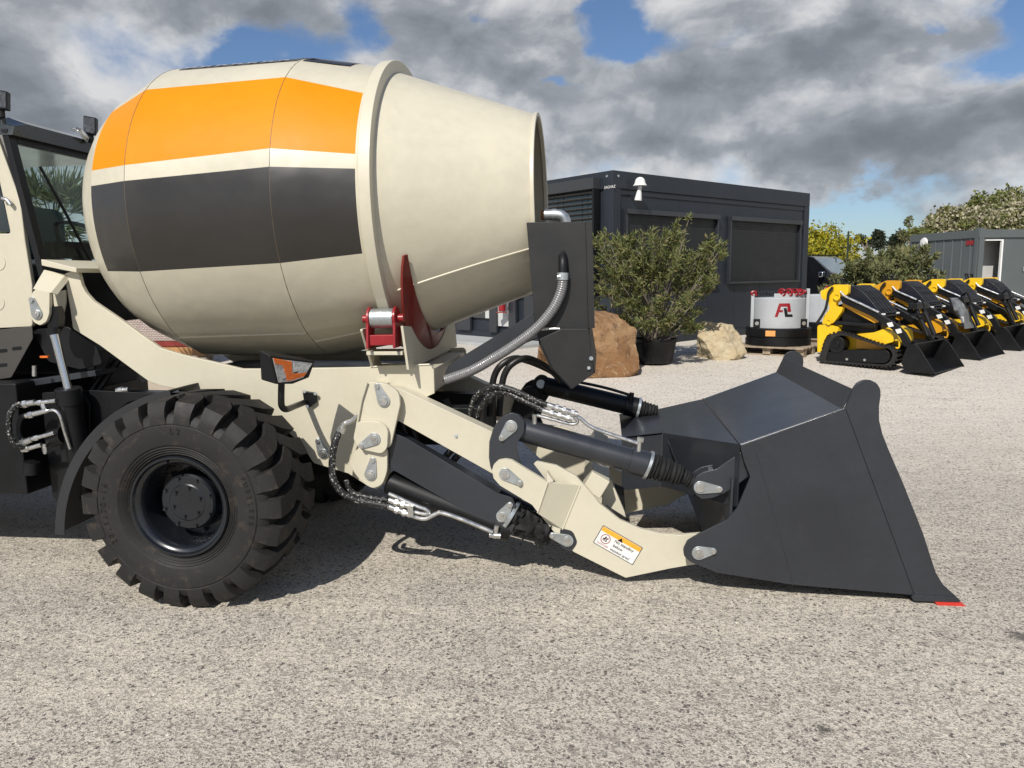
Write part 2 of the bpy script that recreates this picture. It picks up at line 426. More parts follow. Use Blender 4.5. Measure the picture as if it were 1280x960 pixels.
for e_ in mb.bm.edges:
    a_, b_ = e_.verts; sa, sb = ((v.co - DO).dot(DA) for v in (a_, b_))
    if abs(sa - sb) < 1e-4 and any(abs(sa - q) < 1e-3 for q in (-.845, -.5655, .2191, .735, 1.5)): e_.smooth = False
    elif abs(sa - sb) > 1e-4 and -.7 < min(sa, sb) and max(sa, sb) < .66:
        h_ = [math.degrees(math.atan2((v.co - DO).dot(DV), (v.co - DO).dot(DU))) % 360 for v in (a_, b_)]
        if any(all(abs(x - q) < .3 for x in h_) for q in (142, 164, 186, 208, 230)): e_.smooth = False
for f_ in mb.bm.faces: f_.smooth = True
drum = mb.build('drum', [CREAMD, ORANGE, BANDB], mixer, 0, normals=False)
def ringm(s0, s1, r0, r1, name, mat, par, bev=.004):
    m_ = MB(); m_.lathe([(s0, r0), (s0, r1), (s1, r1), (s1, r0), (s0, r0)], DO, DA, 96); return m_.build(name, mat, par, 30, bev)
ringm(.660, .722, .76, .836, 'drum_ring', CREAM, drum)
ringm(1.485, 1.508, .493, .517, 'mouth_rim', CREAMD, drum)
# weld seams
def seam(s0, s1, deg0, deg1, rad=.0055):
    m_ = MB(); pts = []
    for i in range(9):
        s = s0 + (s1 - s0) * i / 8; rr = np_interp(s, [p[0] for p in prof], [p[1] for p in prof]); rr = facet(deg0 + (deg1 - deg0) * i / 8, rr) if s < .65 else rr
        pts.append(dp(s, rr + .001, deg0 + (deg1 - deg0) * i / 8))
    m_.tube(pts, rad, 6, 0); m_.build('weld_seam', CREAM, drum, 40)
seam(-.56, .215, 145, 143); seam(.225, .64, 150, 148); seam(.75, 1.48, 129, 122)
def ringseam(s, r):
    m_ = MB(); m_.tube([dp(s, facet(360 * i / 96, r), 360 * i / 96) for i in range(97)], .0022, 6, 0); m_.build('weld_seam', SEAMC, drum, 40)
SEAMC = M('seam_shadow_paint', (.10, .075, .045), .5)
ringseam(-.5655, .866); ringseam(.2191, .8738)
# brand strip along the top: black field, white slanting letter strokes
def patch(s0, s1, d0, d1, lift, n=6):
    m_ = MB(); g = []
    for i in range(2):
        s = (s0, s1)[i]; rr = np_interp(s, [p[0] for p in prof], [p[1] for p in prof]) + lift
        g.append([m_.v(dp(s, rr, d0 + (d1 - d0) * k / n)) for k in range(n + 1)])
    for k in range(n): m_.f([g[0][k], g[0][k + 1], g[1][k + 1], g[1][k]])
    return m_
strip = patch(-.50, .205, 8, 25, .003).build('lettering_band', BANDB, drum, 30)
patch(.235, .50, 8, 25, .003).build('lettering_band', BANDB, drum, 30)
mb = MB()
def stroke(mb, s0, d0, s1, d1, w):
    rr = .876
    r0 = np_interp(s0, [p[0] for p in prof], [p[1] for p in prof]) + .006; r1 = np_interp(s1, [p[0] for p in prof], [p[1] for p in prof]) + .006
    mb.f([mb.v(dp(s0, r0, d0)), mb.v(dp(s0 + w, r0, d0)), mb.v(dp(s1 + w, r1, d1)), mb.v(dp(s1, r1, d1))])
for k in range(7):
    s = -.47 + k * .092
    stroke(mb, s + .035, 11, s, 22, .026); stroke(mb, s, 21.9, s + .001, 22.6, .06)
    if k % 2 == 0: stroke(mb, s + .03, 16.2, s + .029, 17.2, .045)
    if k % 3 == 1: stroke(mb, s + .075, 11, s + .04, 22, .022)
stroke(mb, .24, 13, .24, 20, .03); stroke(mb, .26, 15.5, .26, 17.5, .10)
mb.build('brand_lettering', WHITE, strip, 0)

# ---------------------------------------------------------------- wheel
WC = A(220, 635, 3.34); WC.z = .540; WK = 1.056
def make_wheel(WC, sgn, det=True):
    """sgn = -1: outer face towards the camera (-Y)"""
    ax = Vector((0, -sgn, 0)) * 1.0      # from the outer face inwards
    ax = Vector((0, 1 if sgn < 0 else -1, 0)); org = Vector(WC)
    def P(y, r, a): return org + ax * y + Vector((math.cos(a) * r * WK, 0, math.sin(a) * r * WK))
    def S_(pr): return [(y, r * WK) for y, r in pr]
    W = .50; half = W / 2
    hp = [(.050, .238), (.036, .247), (.027, .256), (.031, .260), (.022, .267), (.026, .271), (.018, .278), (.022, .282), (.014, .290), (.017, .294), (.009, .303), (.003, .33), (.0, .365), (.002, .395), (.007, .40), (.004, .405), (.012, .428), (.03, .445), (.08, .458), (.25, .466)]
    prof_ = hp + [(W - y, r) for y, r in hp[-2::-1]]
    t_ = MB(); t_.lathe(S_(prof_), org, ax, 88)
    N = 22; pitch = 2 * PI / N
    samp = [(.002, .404, .438, .175, 0), (.010, .41, .472, .18, .0), (.034, .43, .505, .185, .004), (.10, .44, .513, .182, .018), (.15, .45, .516, .178, .04), (.20, .455, .516, .17, .10), (.255, .455, .516, .16, .175), (.285, .455, .510, .135, .20)]
    for k in range(N):
        for side in (0, 1):
            base = k * pitch + (pitch / 2 if side else 0); rings_ = []
            for y, ri, ro, wd, sh in samp:
                yy = y if side == 0 else W - y
                c = base + sh * (1 if sgn < 0 else -1)
                rings_.append([P(yy, ri, c - wd / 2 - .012), P(yy, ro, c - wd / 2), P(yy, ro, c + wd / 2), P(yy, ri, c + wd / 2 + .012)])
            t_.loft(rings_)
    rim_ = MB()
    rim_.lathe(S_([(.05, .240), (.026, .248), (.016, .243), (.016, .233), (.030, .226), (.036, .214), (.05, .205), (.075, .199), (.21, .197), (.225, .195), (.225, .10), (.44, .20), (.45, .25)]), org, ax, 72)
    wheel = rim_.build('wheel', RIMM, mixer, 35)
    tyre = t_.build('tyre', RUBBER, wheel, 28, .0)
    if det:
        h = MB(); h.lathe(S_([(.23, .155), (.205, .155), (.20, .145), (.14, .143), (.115, .139), (.105, .130), (.102, .092), (.098, .087), (.097, .001)]), org, ax, 48)
        h.build('hub', RIMM, wheel, 30)
        b_ = MB()
        for n_, rr, y0 in ((8, .122, .104), (6, .072, .097)):
            for i in range(n_):
                p = P(y0, rr, i * 2 * PI / n_ + .3); b_.cyl(p, p - ax * .012, .0085, seg=6)
        for i in range(8):
            p = P(.226, .172, i * 2 * PI / 8 + .1); b_.cyl(p, p - ax * .03, .012, seg=6)
        p = P(.20, .19, -.75); b_.cyl(p, p - ax * .02, .014, seg=10); p = P(.06, .222, 1.75); b_.cyl(p, p - ax * .05, .006, seg=8)
        b_.build('wheel_nuts', RIMM, wheel, 30)
        # raised sidewall lettering: size marking and small moulded words
        for body, rr, a0, size, da in (('20.5/70-16', .372, 3.62, .042, .085), ('TUBELESS', .372, .42, .034, .085), ('L2', .372, 1.55, .04, .085)):
            for i, ch in enumerate(body):
                an = a0 - i * da if a0 < 3 or True else a0 + i * da
                p = P(-.001, rr, an); up = (Vector((math.cos(an), 0, math.sin(an)))); xd = Vector((math.sin(an), 0, -math.cos(an)))
                text_mesh(ch, size, p - up * size * .35, xd, up, RUBBER, 'sidewall_letter_mesh', None, .0025, 'CENTER')
        ls = [o for o in COL.objects if o.name.startswith('sidewall_letter_mesh')]
        bmj = bmesh.new()
        for o in ls: bmj.from_mesh(o.data)
        me = bpy.data.meshes.new('sidewall_lettering'); bmj.to_mesh(me); bmj.free(); me.materials.append(RUBBER)
        lo = bpy.data.objects.new('sidewall_lettering', me); COL.objects.link(lo); adopt(lo, wheel)
        for o in ls: bpy.data.objects.remove(o)
    return wheel
make_wheel(WC, -1)
make_wheel((WC.x, RW - WC.y, WC.z), 1, False)
# rear wheels under the cab end, out of the frame but throwing the same shade
for yy, sg in ((WC.y, -1), (RW - WC.y, 1)):
    make_wheel((WC.x - 3.1, yy, WC.z), sg, False)
# axle and gearbox casing
mb = MB(); mb.cyl((WC.x, 3.75, .52), (WC.x, 5.2, .52), .09); mb.lathe([(-.18, .10), (-.10, .19), (.1, .19), (.18, .10)], (WC.x, YM, .52), (0, 1, 0), 24, cap=True)
mb.build('axle', BLACK, mixer)

# fender: a curved sheet over the wheel with a turned-down lip
def arcsheet(name, c, r, a0, a1, y0, y1, th, mat, lip=0):
    m_ = MB(); rings_ = []
    for i in range(41):
        a = math.radians(a0 + (a1 - a0) * i / 40); u = Vector((math.cos(a), 0, math.sin(a)))
        q = [(r, y0), (r + th, y0), (r + th, y1), (r, y1)] if not lip else [(r - lip, y0), (r + th, y0), (r + th, y1), (r, y1), (r, y0 + th), (r - lip, y0 + th)]
        rings_.append([Vector((c.x, y, c.z)) + u * rr for rr, y in q])
    m_.loft(rings_); return m_.build(name, mat, mixer, 30)
fen = arcsheet('fender', Vector((A(220, 635, 4.0).x + .05, 0, WC.z - .02)), .63, 14, 110, 4.003, 4.25, .006, BLACK, .04)
fa, fb_, fc = A(205, 489, 3.68), A(101, 557, 3.68), A(69, 668, 3.68)
def circ3(a, b, c):
    ax_, ay, bx_, by, cx_, cy = a.x, a.z, b.x, b.z, c.x, c.z; d = 2 * (ax_ * (by - cy) + bx_ * (cy - ay) + cx_ * (ay - by))
    return Vector((((ax_ ** 2 + ay ** 2) * (by - cy) + (bx_ ** 2 + by ** 2) * (cy - ay) + (cx_ ** 2 + cy ** 2) * (ay - by)) / d, 0, ((ax_ ** 2 + ay ** 2) * (cx_ - bx_) + (bx_ ** 2 + by ** 2) * (ax_ - cx_) + (cx_ ** 2 + cy ** 2) * (bx_ - ax_)) / d))
fcen = circ3(fa, fb_, fc); frad = math.hypot(fa.x - fcen.x, fa.z - fcen.z)
arcsheet('fender', fcen, frad - .006, math.degrees(math.atan2(fa.z - fcen.z, fa.x - fcen.x)) - 2, math.degrees(math.atan2(fc.z - fcen.z, fc.x - fcen.x)) % 360, 3.68, 4.06, .006, M('fender_paint', (.022, .023, .026), .5), .05)
arcsheet('fender', fcen, frad - .006, 60, math.degrees(math.atan2(fc.z - fcen.z, fc.x - fcen.x)) % 360, RW - 4.06, RW - 3.68, .006, BLACK, .05)
# dark inner quadrant of the fender (rear stay)
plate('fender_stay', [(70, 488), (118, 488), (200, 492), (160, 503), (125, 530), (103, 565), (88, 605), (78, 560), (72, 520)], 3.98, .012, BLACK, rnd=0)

# ---------------------------------------------------------------- front frame
fr_out = [(80, 342), (97, 337), (102, 356), (107, 366), (116, 376), (150, 399), (200, 435), (230, 444), (265, 452), (302, 461), (330, 461), (462, 459), (537, 456), (541, 460), (542, 491), (528, 497), (500, 505),
          (492, 540), (486, 600), (470, 612), (457, 606), (435, 592), (392, 579), (384, 567), (374, 553), (356, 537), (332, 521), (300, 506), (287, 499), (200, 482), (186, 477), (125, 432), (91, 411), (88, 388)]
frame = plate('front_frame', fr_out, 3.97, .03, CREAM, rnd=.012, bevel=.004)
mb = MB(); mb.prism([mir(p) for p in round_poly(pxs(fr_out, 3.97), .012)], (0, -.03, 0)); mb.build('front_frame', CREAM, mixer, 30, .004)
# bolt and shadow-casting gusset on the frame face
for big, small in (((404.5, 566), (398, 551)),): keeper(frame, big, small, 3.97)
# rear pedestal: ear, bent plate and cross beam
ear = plate('cylinder_ear', [(40, 366), (45, 361), (62, 365), (61.5, 392), (58, 402), (50, 407), (42, 403), (37, 393), (37.5, 374)], 3.83, .025, CREAM, rnd=.012)
keeper(ear, (46.5, 392), (41, 375), 3.83, .033, .018)
mb = MB(); a = [A(55, 337, 3.94), A(82, 343, 3.97), A(63.5, 366, 3.83), A(41, 361, 3.83)]
mb.prism(a, (.015, .03, -.012)); mb.build('ear_plate', CREAM, ear, 30, .002)
plate('cylinder_ear', [(66, 366), (82, 362), (82, 378), (78, 398), (70, 395), (67, 380)], 3.97, .012, CREAM, rnd=.01)
mb = MB(); p0 = A(51, 325, 3.93); p1 = A(96, 338, 3.93)
bx = [A(51, 324, 3.92), A(95.5, 335, 3.92), A(95.5, 341, 3.92), A(52, 332, 3.92)]
mb.prism(bx, (0, RW - 2 * 3.92, 0)); mb.build('cross_beam', CREAM, mixer, 30, .004)
# cross member carrying the drum at the front end and flank webs
mb = MB(); q0, q1 = A(475, 470, 3.99), A(538, 493, 3.99)
mb.box(((q0.x + q1.x) / 2, YM, (q0.z + q1.z) / 2), (q1.x - q0.x, RW - 2 * 4.0, .11)); mb.build('cross_member', CREAM, mixer, 30, .004)

# chassis: dark longitudinal beams and belly
mb = MB()
for y in (4.16, 4.68): mb.box((-2.9, y + .06, .80), (4.4, .12, .22))
mb.box((-2.2, YM, .66), (1.2, .75, .3)); mb.build('chassis_beams', BLACK, mixer, 30, .004)
mb = MB(); mb.box((-4.3, YM, .76), (1.9, 1.25, .66)); mb.box((-2.95, YM + .1, .62), (.7, .7, .35)); mb.build('engine_belly', BLACK, mixer, 30, .01)  # engine housing enlarged out of view to throw shade on the ground
mb = MB(); e0, e1 = A(-100, 500, 4.34), A(112, 416, 4.34); mb.prism([A(-200, 500, 4.34), A(112, 488, 4.34), A(122, 440, 4.34), A(100, 412, 4.34), A(-200, 412, 4.34)], (0, .5, 0)); mb.build('shade_backing', BLACK, mixer, 30, .01)  # black backing stands in for the shade in the cavity under the cab
mb = MB(); b0, b1 = A(-60, 500, 4.0), A(118, 478, 4.0)
mb.prism([A(-60, 489, 4.0), A(118, 463, 4.0), A(120, 470, 4.0), A(-60, 499, 4.0)], (0, .35, 0)); mb.build('step_beam', DARK, mixer, 30, .003)
plate('side_skirt', [(-120, 412), (0, 412), (40, 408), (41, 423), (14, 472), (0, 474), (-120, 480)], 4.0, .006, M('skirt_paint', (.05, .047, .042), .55), rnd=.01)
mb = MB()
for x, y in ((3, 439), (21, 436), (3, 457)): mb.prism(round_poly(pxs([(x - 6, y - 2.2), (x + 6, y - 3.2), (x + 6, y + 1.2), (x - 6, y + 2.2)], 3.9985), .01), (0, .001, 0))
mb.build('slot', BLACK, mixer, 30)
# rubber hoses sloping down behind the skirt, brackets, small amber marker
for dx in (0, 9):
    mb = MB(); mb.tube([A(142 + dx, 447, 4.2), A(125 + dx, 472, 4.2), A(108 + dx, 497, 4.15)], .018, 8, 4); mb.build('hose', HOSE, mixer)
mb = MB(); mb.box(A(56, 446, 3.9), (.05, .02, .012)); mb.build('marker_lamp', AMBER, mixer, 30, .002)
plate('rear_bracket', [(40, 412), (84, 408), (120, 432), (128, 455), (100, 462), (60, 452)], 4.05, .01, BLACK, rnd=.02)
mb = MB(); mb.cyl(A(43, 457, 3.9), A(43, 470, 3.9), .012); mb.build('hydraulic_fitting', ZINC, mixer)
mb = MB(); mb.cyl(A(147, 489, 4.0), A(154, 487, 4.0), .02); mb.cyl(A(154, 487.5, 4.0), A(161, 487, 4.0), .016); mb.build('hydraulic_fitting', ZINC, mixer)

# steering / stabiliser cylinder below the ear
def cylinder(name, p0, p1, r, mat=DARK, parent=mixer, head=True, seg=28):
    m_ = MB(); d = (Vector(p1) - Vector(p0)).normalized(); p0 = Vector(p0); p1 = Vector(p1)
    m_.lathe([(-.004, r * .86), (0, r * .95), (.004, r)] + [((p1 - p0).length * .86, r), ((p1 - p0).length * .86 + .002, r * 1.12), ((p1 - p0).length - .004, r * 1.12), ((p1 - p0).length, r * 1.02), ((p1 - p0).length + .001, .001)], p0, d, seg, cap=False)
    m_.f([m_.v(p0 + m_.frame(d)[0] * r * .9 * math.cos(a) + m_.frame(d)[1] * r * .9 * math.sin(a)) for a in [2 * PI * i / seg for i in range(seg)]])
    return m_.build(name, mat, parent, 30)
tc = cylinder('stabiliser_cylinder', A(107, 620, 3.92), A(85, 485, 3.86), .062, BLACK)
mb = MB(); mb.cyl(A(85, 486, 3.86), A(66, 412, 3.86), .023); mb.build('piston_rod', CHROME, tc)
mb = MB(); mb.prism(round_poly(pxs([(60, 385), (70, 382), (74, 395), (72, 412), (60, 413), (58, 395)], 3.85), .02), (0, .05, 0)); mb.cyl(A(66, 410, 3.86), A(68, 418, 3.86), .032); mb.build('rod_eye', BLACK, tc)
plate('cylinder_mount', [(52, 491), (100, 488), (112, 505), (112, 600), (90, 640), (66, 622), (58, 560)], 3.95, .02, BLACK, rnd=.01)
mb = MB(); mb.box(A(88, 545, 3.90), (.10, .06, .30)); mb.build('cylinder_block', BLACK, tc, 30, .004)
# fittings and braided hoses at the left edge
def hose(pts, r=.013, name='braided_hose', mat=None, parent=mixer, **k):
    m_ = MB(); m_.tube([A(*p) for p in pts], r, 10, 8, **k); return m_.build(name, mat or HOSEB, parent, 60)
m_, t_, b_ = newmat('braided_hose_cover')
co_ = t_.new('ShaderNodeTexCoord').outputs['Object']
ch = t_.noise(co_, 95, 2, .5); t_.set(b_.inputs['Base Color'], t_.mix(t_.rng(ch, .60, .66), (.010, .010, .0105), (.40, .40, .38))); b_.inputs['Roughness'].default_value = .5
HOSEB = m_
hose([(32, 505, 3.8), (20, 507, 3.78), (12, 520, 3.76), (12, 540, 3.76), (20, 556, 3.77), (32, 560, 3.8)], .016)
hose([(38, 518, 3.82), (26, 523, 3.82), (23, 540, 3.82), (30, 551, 3.82), (42, 548, 3.83)], .016, mat=HOSE)
for a, b, r in (((26, 506), (44, 503), .017), ((44, 504), (70, 501), .012), ((52, 502), (58, 516), .012), ((33, 520), (60, 513), .015), ((24, 556), (40, 549), .017), ((40, 549), (68, 541), .012), ((28, 563), (52, 556), .013), ((56, 555), (57, 567), .012)):
    p, q = A(*a, 3.8), A(*b, 3.8); mb = MB(); mb.cyl(p, q, r, seg=14)
    d = (q - p).normalized(); mb.cyl(p + d * .02, p + d * .045, r * 1.35, seg=6); mb.build('hydraulic_fitting', ZINC, mixer, 30)
mb = MB(); mb.tube([A(58, 514, 3.79), A(68, 513, 3.79), A(75, 520, 3.79), A(81, 540, 3.80), A(88, 561, 3.82)], .009); mb.build('steel_pipe', ZINC, mixer)
mb = MB(); mb.cyl(A(64, 548, 3.86), A(80, 544, 3.86), .05); mb.build('valve_body', BLACK, mixer); mb = MB(); mb.cyl(A(40, 577, 3.85), A(40, 592, 3.85), .045); mb.build('valve_body', BLACK, mixer)

# ---------------------------------------------------------------- roller station and drum cradle
def rollers(flip):
    f = mir if flip else (lambda p: Vector(p))
    s0, s1 = .60, .79; ang = 134 if not flip else -134
    rr = .838 + .062
    rr = .838 + .055; c = DO + DU * (math.cos(math.radians(ang)) * rr) + DV * (math.sin(math.radians(ang)) * rr)
    ax = DA
    m_ = MB(); m_.cyl(c + ax * .632, c + ax * .757, .053, seg=32); ro = m_.build('roller', GALV, mixer, 30, .003)
    m_ = MB()
    for s in (.618, .760): m_.cyl(c + ax * s, c + ax * (s + .014), .062, seg=28)
    m_.cyl(c + ax * .585, c + ax * .81, .022, seg=14)
    for s in (.616, .762):
        cc = c + ax * s; lo = Vector((0, -.01 if not flip else .01, -.155))
        sd = Vector((0, .054, 0))
        m_.prism([cc - sd, cc + sd, cc + sd * 1.15 + lo, cc - sd * 1.15 + lo], ax * .014)
    m_.prism([c + ax * .62 + Vector((0, y, z)) for y, z in ((-.05, -.085), (.05, -.085), (.05, -.14), (-.05, -.14))], ax * .15)
    m_.build('roller_yoke', REDB, ro, 30, .003)
    m_ = MB()
    sg = 1 if not flip else -1
    for s in (.585,):
        cc = c + ax * s
        m_.prism(round_poly([cc + Vector((0, -.07 * sg, -.05)), cc + Vector((0, .06 * sg, -.05)), Vector((cc.x, cc.y + .26 * sg, 1.165)), Vector((cc.x, cc.y + .10 * sg, 1.165))], .02), ax * .014)
    m_.box(Vector(((c + ax * .70).x, c.y + .06 * sg, c.z - .175)), (.2, .16, .02)); m_.box(Vector(((c + ax * .70).x, c.y + .20 * sg, 1.16)), (.22, .18, .02)); m_.build('roller_stand', CREAM, ro, 30, .003)
rollers(False); rollers(True)
# red guard plate: a crescent under the cone, square to the drum's axis
mb = MB(); s = .845; pts = []
for i in range(31):
    d = 113 + 134 * i / 30; pts.append(dp(s, .742, d))
for i in range(31):
    d = 247 - 134 * i / 30; k = min(1, (min(d - 113, 247 - d) / 42) ** .8); pts.append(dp(s - .075 * min(1, .18 + k), .757 + .14 * k, d))
mb.prism(pts, DA * .012); mb.build('drum_guard', RED, mixer, 40, .0)
mb = MB(); s = .785; pts = [dp(s + .014, .95, 134), dp(s + .014, .845, 143)] + [dp(s + .014, .845, d) for d in range(148, 213, 5)] + [dp(s + .014, .95, 226)]
lo0, lo1 = dp(s + .014, .95, 226), dp(s + .014, .95, 134)
pts += [Vector((lo0.x + .02, lo0.y - .02, 1.17)), Vector((lo1.x + .02, lo1.y + .02, 1.17))]
mb.prism(pts, DA * .014); mb.build('guard_stand', CREAM, mixer, 30, .002)
xr = A(541, 470, 4.0).x; mb = MB(); mb.box((xr - .09, YM, 1.09), (.18, RW - 2 * 4.003, .13)); mb.build('cross_member', CREAM, mixer, 30, .004)
mb = MB(); mb.box((-1.75, YM, 1.06), (1.5, .78, .10)); mb.build('void_shade_box', BLACK, mixer, 30, .004)  # black box added to give the void below the drum its shade

# ---------------------------------------------------------------- discharge chute
YH = 3.99
ch_pts = [(658, 278), (732, 277), (735.5, 410), (735, 425), (742, 467), (715, 486), (690, 460), (676, 432), (668, 395)]
mb = MB(); pl = pxs(ch_pts, YH); mb.prism(round_poly(pl, .006), (0, .008, 0)); chute = mb.build('discharge_chute', PITCHB, mixer, 30, .002)
mb = MB(); mb.prism(round_poly([Vector((p.x, RW - p.y, p.z)) for p in pl], .006), (0, -.008, 0))
def strip_between(i, j, th=.008):
    a, b = pl[i], pl[j]; d = (b - a).normalized(); n_ = Vector((-d.z, 0, d.x)) * th
    mb.prism([a + Vector((0, .008, 0)), b + Vector((0, .008, 0)), b + n_ + Vector((0, .008, 0)), a + n_ + Vector((0, .008, 0))], (0, RW - 2 * YH - .016, 0))
for i, j in ((2, 3), (3, 4), (6, 7), (7, 8), (5, 6)): strip_between(i, j)
a0, a1 = pl[1], pl[2]
mb.prism([a0 + Vector((.002, -.012, 0)), a1 + Vector((.002, -.012, 0)), a1 + Vector((.034, -.012, 0)), a0 + Vector((.034, -.012, 0))], (0, .02, 0))
mb.build('chute_sheet', PITCHB, chute, 30, .001)
plate('spout', [(674, 424), (702, 411), (735.5, 411), (742.5, 467), (715, 486.5), (690, 460)], YH - .06, .055, PITCHB, chute, rnd=.006)
mb = MB()
for x, y, r in ((739, 448, .011), (736, 460, .009)): mb.cyl(A(x, y, YH - .06), A(x, y, YH - .072), r, seg=12)
mb.build('bolt', ZINC, chute)
mb = MB(); mb.tube([A(664, 413, YH - .01), A(690, 411, YH - .015), A(700, 411, YH - .02)], .008); mb.build('grab_handle', ZINC, chute)
# dark slot with the pipe that leaves it, clear reinforced hose and clip
plate('slot', [(698, 330), (700, 318), (703.5, 312), (707, 314), (710, 330), (712, 352), (699, 352)], YH - .0015, .001, BLACK, chute, rnd=.015)
mb = MB(); mb.tube([A(703.5, 316, YH + .05), A(703.8, 326, YH - .02), A(703.5, 345, YH - .035)], .024, 14); mb.build('water_pipe', BLACK, chute)
m_, t_, b_ = newmat('clear_spiral_hose'); co_ = t_.new('ShaderNodeTexCoord').outputs['Object']
t_.set(b_.inputs['Base Color'], t_.mix(t_.noise(co_, 60, 3), (.10, .10, .105), (.24, .24, .245))); b_.inputs['Roughness'].default_value = .28; b_.inputs['Coat Weight'].default_value = .5
SPIRAL = m_
hose([(703.5, 343, YH - .035), (702, 362, YH - .036), (692, 385, YH - .038), (672, 409, YH - .04), (645, 430, YH - .03), (615, 449, YH - .02), (590, 463, YH), (557, 475, YH + .02)], .026, 'water_hose', SPIRAL, ripple=(.012, .10))
mb = MB(); mb.cyl(A(703.5, 341, YH - .035), A(703.2, 350, YH - .036), .031, seg=20); mb.cyl(A(697, 346, YH - .06), A(701, 345, YH - .06), .008, seg=8); mb.build('hose_clip', GALV, chute)
# galvanised elbow above, rusty thread
mb = MB(); yy = YH + .2
mb.tube([A(680, 268.5, yy), A(694, 268.5, yy), A(701, 269.5, yy), A(706, 274, yy), A(708, 284, yy)], .030, 18); mb.lathe([(-.012, .033), (.012, .033)], A(693, 268.5, yy), (1, 0, 0), 18, cap=True); elb = mb.build('pipe_elbow', GALV, chute)
mb = MB(); mb.cyl(A(676.5, 268.5, yy), A(683, 268.5, yy), .0285, seg=18); mb.build('pipe_thread', RUST, elb)
# channel that carries the chute
plate('chute_arm', [(575, 447), (664, 393), (700, 410), (612, 446), (552, 478), (560, 458)], YH + .10, .05, DARK, rnd=.006)
plate('chute_arm', [(575, 450), (665, 396), (700, 411), (612, 448), (552, 482), (560, 461)], RW - YH - .15, .05, DARK, rnd=.006)

# ---------------------------------------------------------------- head lamp on its bracket
hb = MB()
ne = [A(337.5, 444.5, 3.40), A(394, 452, 3.60), A(386.5, 472, 3.60), A(366, 480, 3.53), A(345, 480.5, 3.42)]
bk = [A(324, 437, 3.42), A(378, 447, 3.68), A(372, 470, 3.68), A(352, 478, 3.60), A(326, 474.5, 3.43)]
hb.loft([bk, ne]); lamp = hb.build('headlight', BLACK, mixer, 30, .006)
cen = sum(ne, Vector()) / 5
nrm = (ne[1] - ne[0]).cross(ne[2] - ne[0]).normalized()
if nrm.x < 0: nrm = -nrm
def onlens(u, v):   # u right, v down over the lens
    top = ne[0].lerp(ne[1], u); bot = ne[4].lerp(ne[2].lerp(ne[3], .3), u); return top.lerp(bot, v)
def lpatch(lst, name, mat, h):
    m2 = MB(); m2.prism([onlens(u, v) + nrm * .001 for u, v in lst], nrm * h); return m2.build(name, mat, lamp, 30, .0015)
lpatch([(.50, .16), (.93, .19), (.91, .54), (.54, .56)], 'reflector', M('lamp_reflector', (.52, .54, .55), .2, metal=.3, var=.45, vscale=70), .007)
lpatch([(.04, .08), (.95, .1), (.9, .86), (.5, .97), (.08, .94)], 'lens', LENS, .004)
lpatch([(.05, .06), (.46, .11), (.50, .60), (.93, .58), (.87, .78), (.55, .90), (.36, .90), (.26, .30), (.07, .25)], 'amber_reflector', AMBER, .008)
mb = MB(); mb.tube([A(352, 472, 3.50), A(351.5, 498, 3.50), A(352.5, 508, 3.51), A(358, 511.5, 3.55), A(368, 508, 3.75), A(383, 502, 3.96)], .0165, 12); mb.build('lamp_bracket', BLACK, lamp)
plate('lamp_mount', [(378, 489), (394, 491.5), (395, 503), (386, 510), (380, 503)], 3.945, .024, BLACK, lamp, rnd=.006)
mb = MB()
for x, y in ((380.5, 489.5), (394, 492), (384, 508)): mb.cyl(A(x, y, 3.945), A(x, y, 3.935), .009, seg=10)
mb.build('bolt', ZINC, lamp)

# ---------------------------------------------------------------- arm tower (hinge plates)
YT = 3.80
tw = plate('hinge_plate', [(459, 477), (485, 480), (499, 491), (500, 506), (488, 560), (455, 562), (445, 532)], YT + .012, .026, CREAM, rnd=.03, bevel=.003)
plate('hinge_plate', [(446, 527), (474, 527), (485, 536), (484, 560), (477, 567.5), (452, 562), (441, 550)], YT - .018, .028, CREAM, rnd=.025)
plate('hinge_plate', [(446, 560), (484, 560), (484, 589), (478, 606), (466, 611), (457, 606), (446, 596), (436, 580)], YT + .012, .026, CREAM, rnd=.03)
keeper(tw, (480, 501), (472, 482.5), YT + .012); keeper(tw, (468, 548.5), (452.5, 557), YT - .018); keeper(tw, (463.5, 593), (466.5, 575), YT + .012)
# boss block tying the plates to the frame
mb = MB(); mb.prism(pxs([(462, 480), (478, 482), (478, 500), (462, 498)], YT + .04), (0, .13, 0)); mb.prism(pxs([(448, 535), (464, 537), (462, 600), (448, 592)], YT + .04), (0, .13, 0)); mb.build('hinge_block', CREAM, tw, 30, .002)
def mirror_copy(name, lst, Y, th, mat): 
    m2 = MB(); m2.prism([mir(p) for p in round_poly(pxs(lst, Y), .03)], (0, -th, 0)); m2.build(name, mat, mixer, 30, .003)
mirror_copy('hinge_plate', [(459, 477), (485, 480), (499, 491), (500, 506), (488, 560), (484, 600), (466, 611), (446, 596), (436, 580), (445, 532)], YT + .012, .026, CREAM)
# braided hose dropping from the tower
hose([(424, 540, 3.80), (418, 556, 3.78), (415, 580, 3.77), (417, 600, 3.76), (428, 616, 3.76), (446, 625, 3.77), (464, 629, 3.78), (486, 633, 3.79)], .019)
hose([(432, 600, 3.80), (440, 615, 3.80), (462, 622, 3.80), (484, 625, 3.81)], .014)
mb = MB(); mb.cyl(A(430, 530, 3.81), A(423, 545, 3.80), .016, seg=14); mb.cyl(A(428, 534, 3.81), A(425, 541, 3.805), .022, seg=6); mb.tube([A(447, 520, 3.86), A(440, 526, 3.83), A(432, 529, 3.81), A(428, 534, 3.81)], .013); mb.build('hydraulic_fitting', ZINC, mixer)

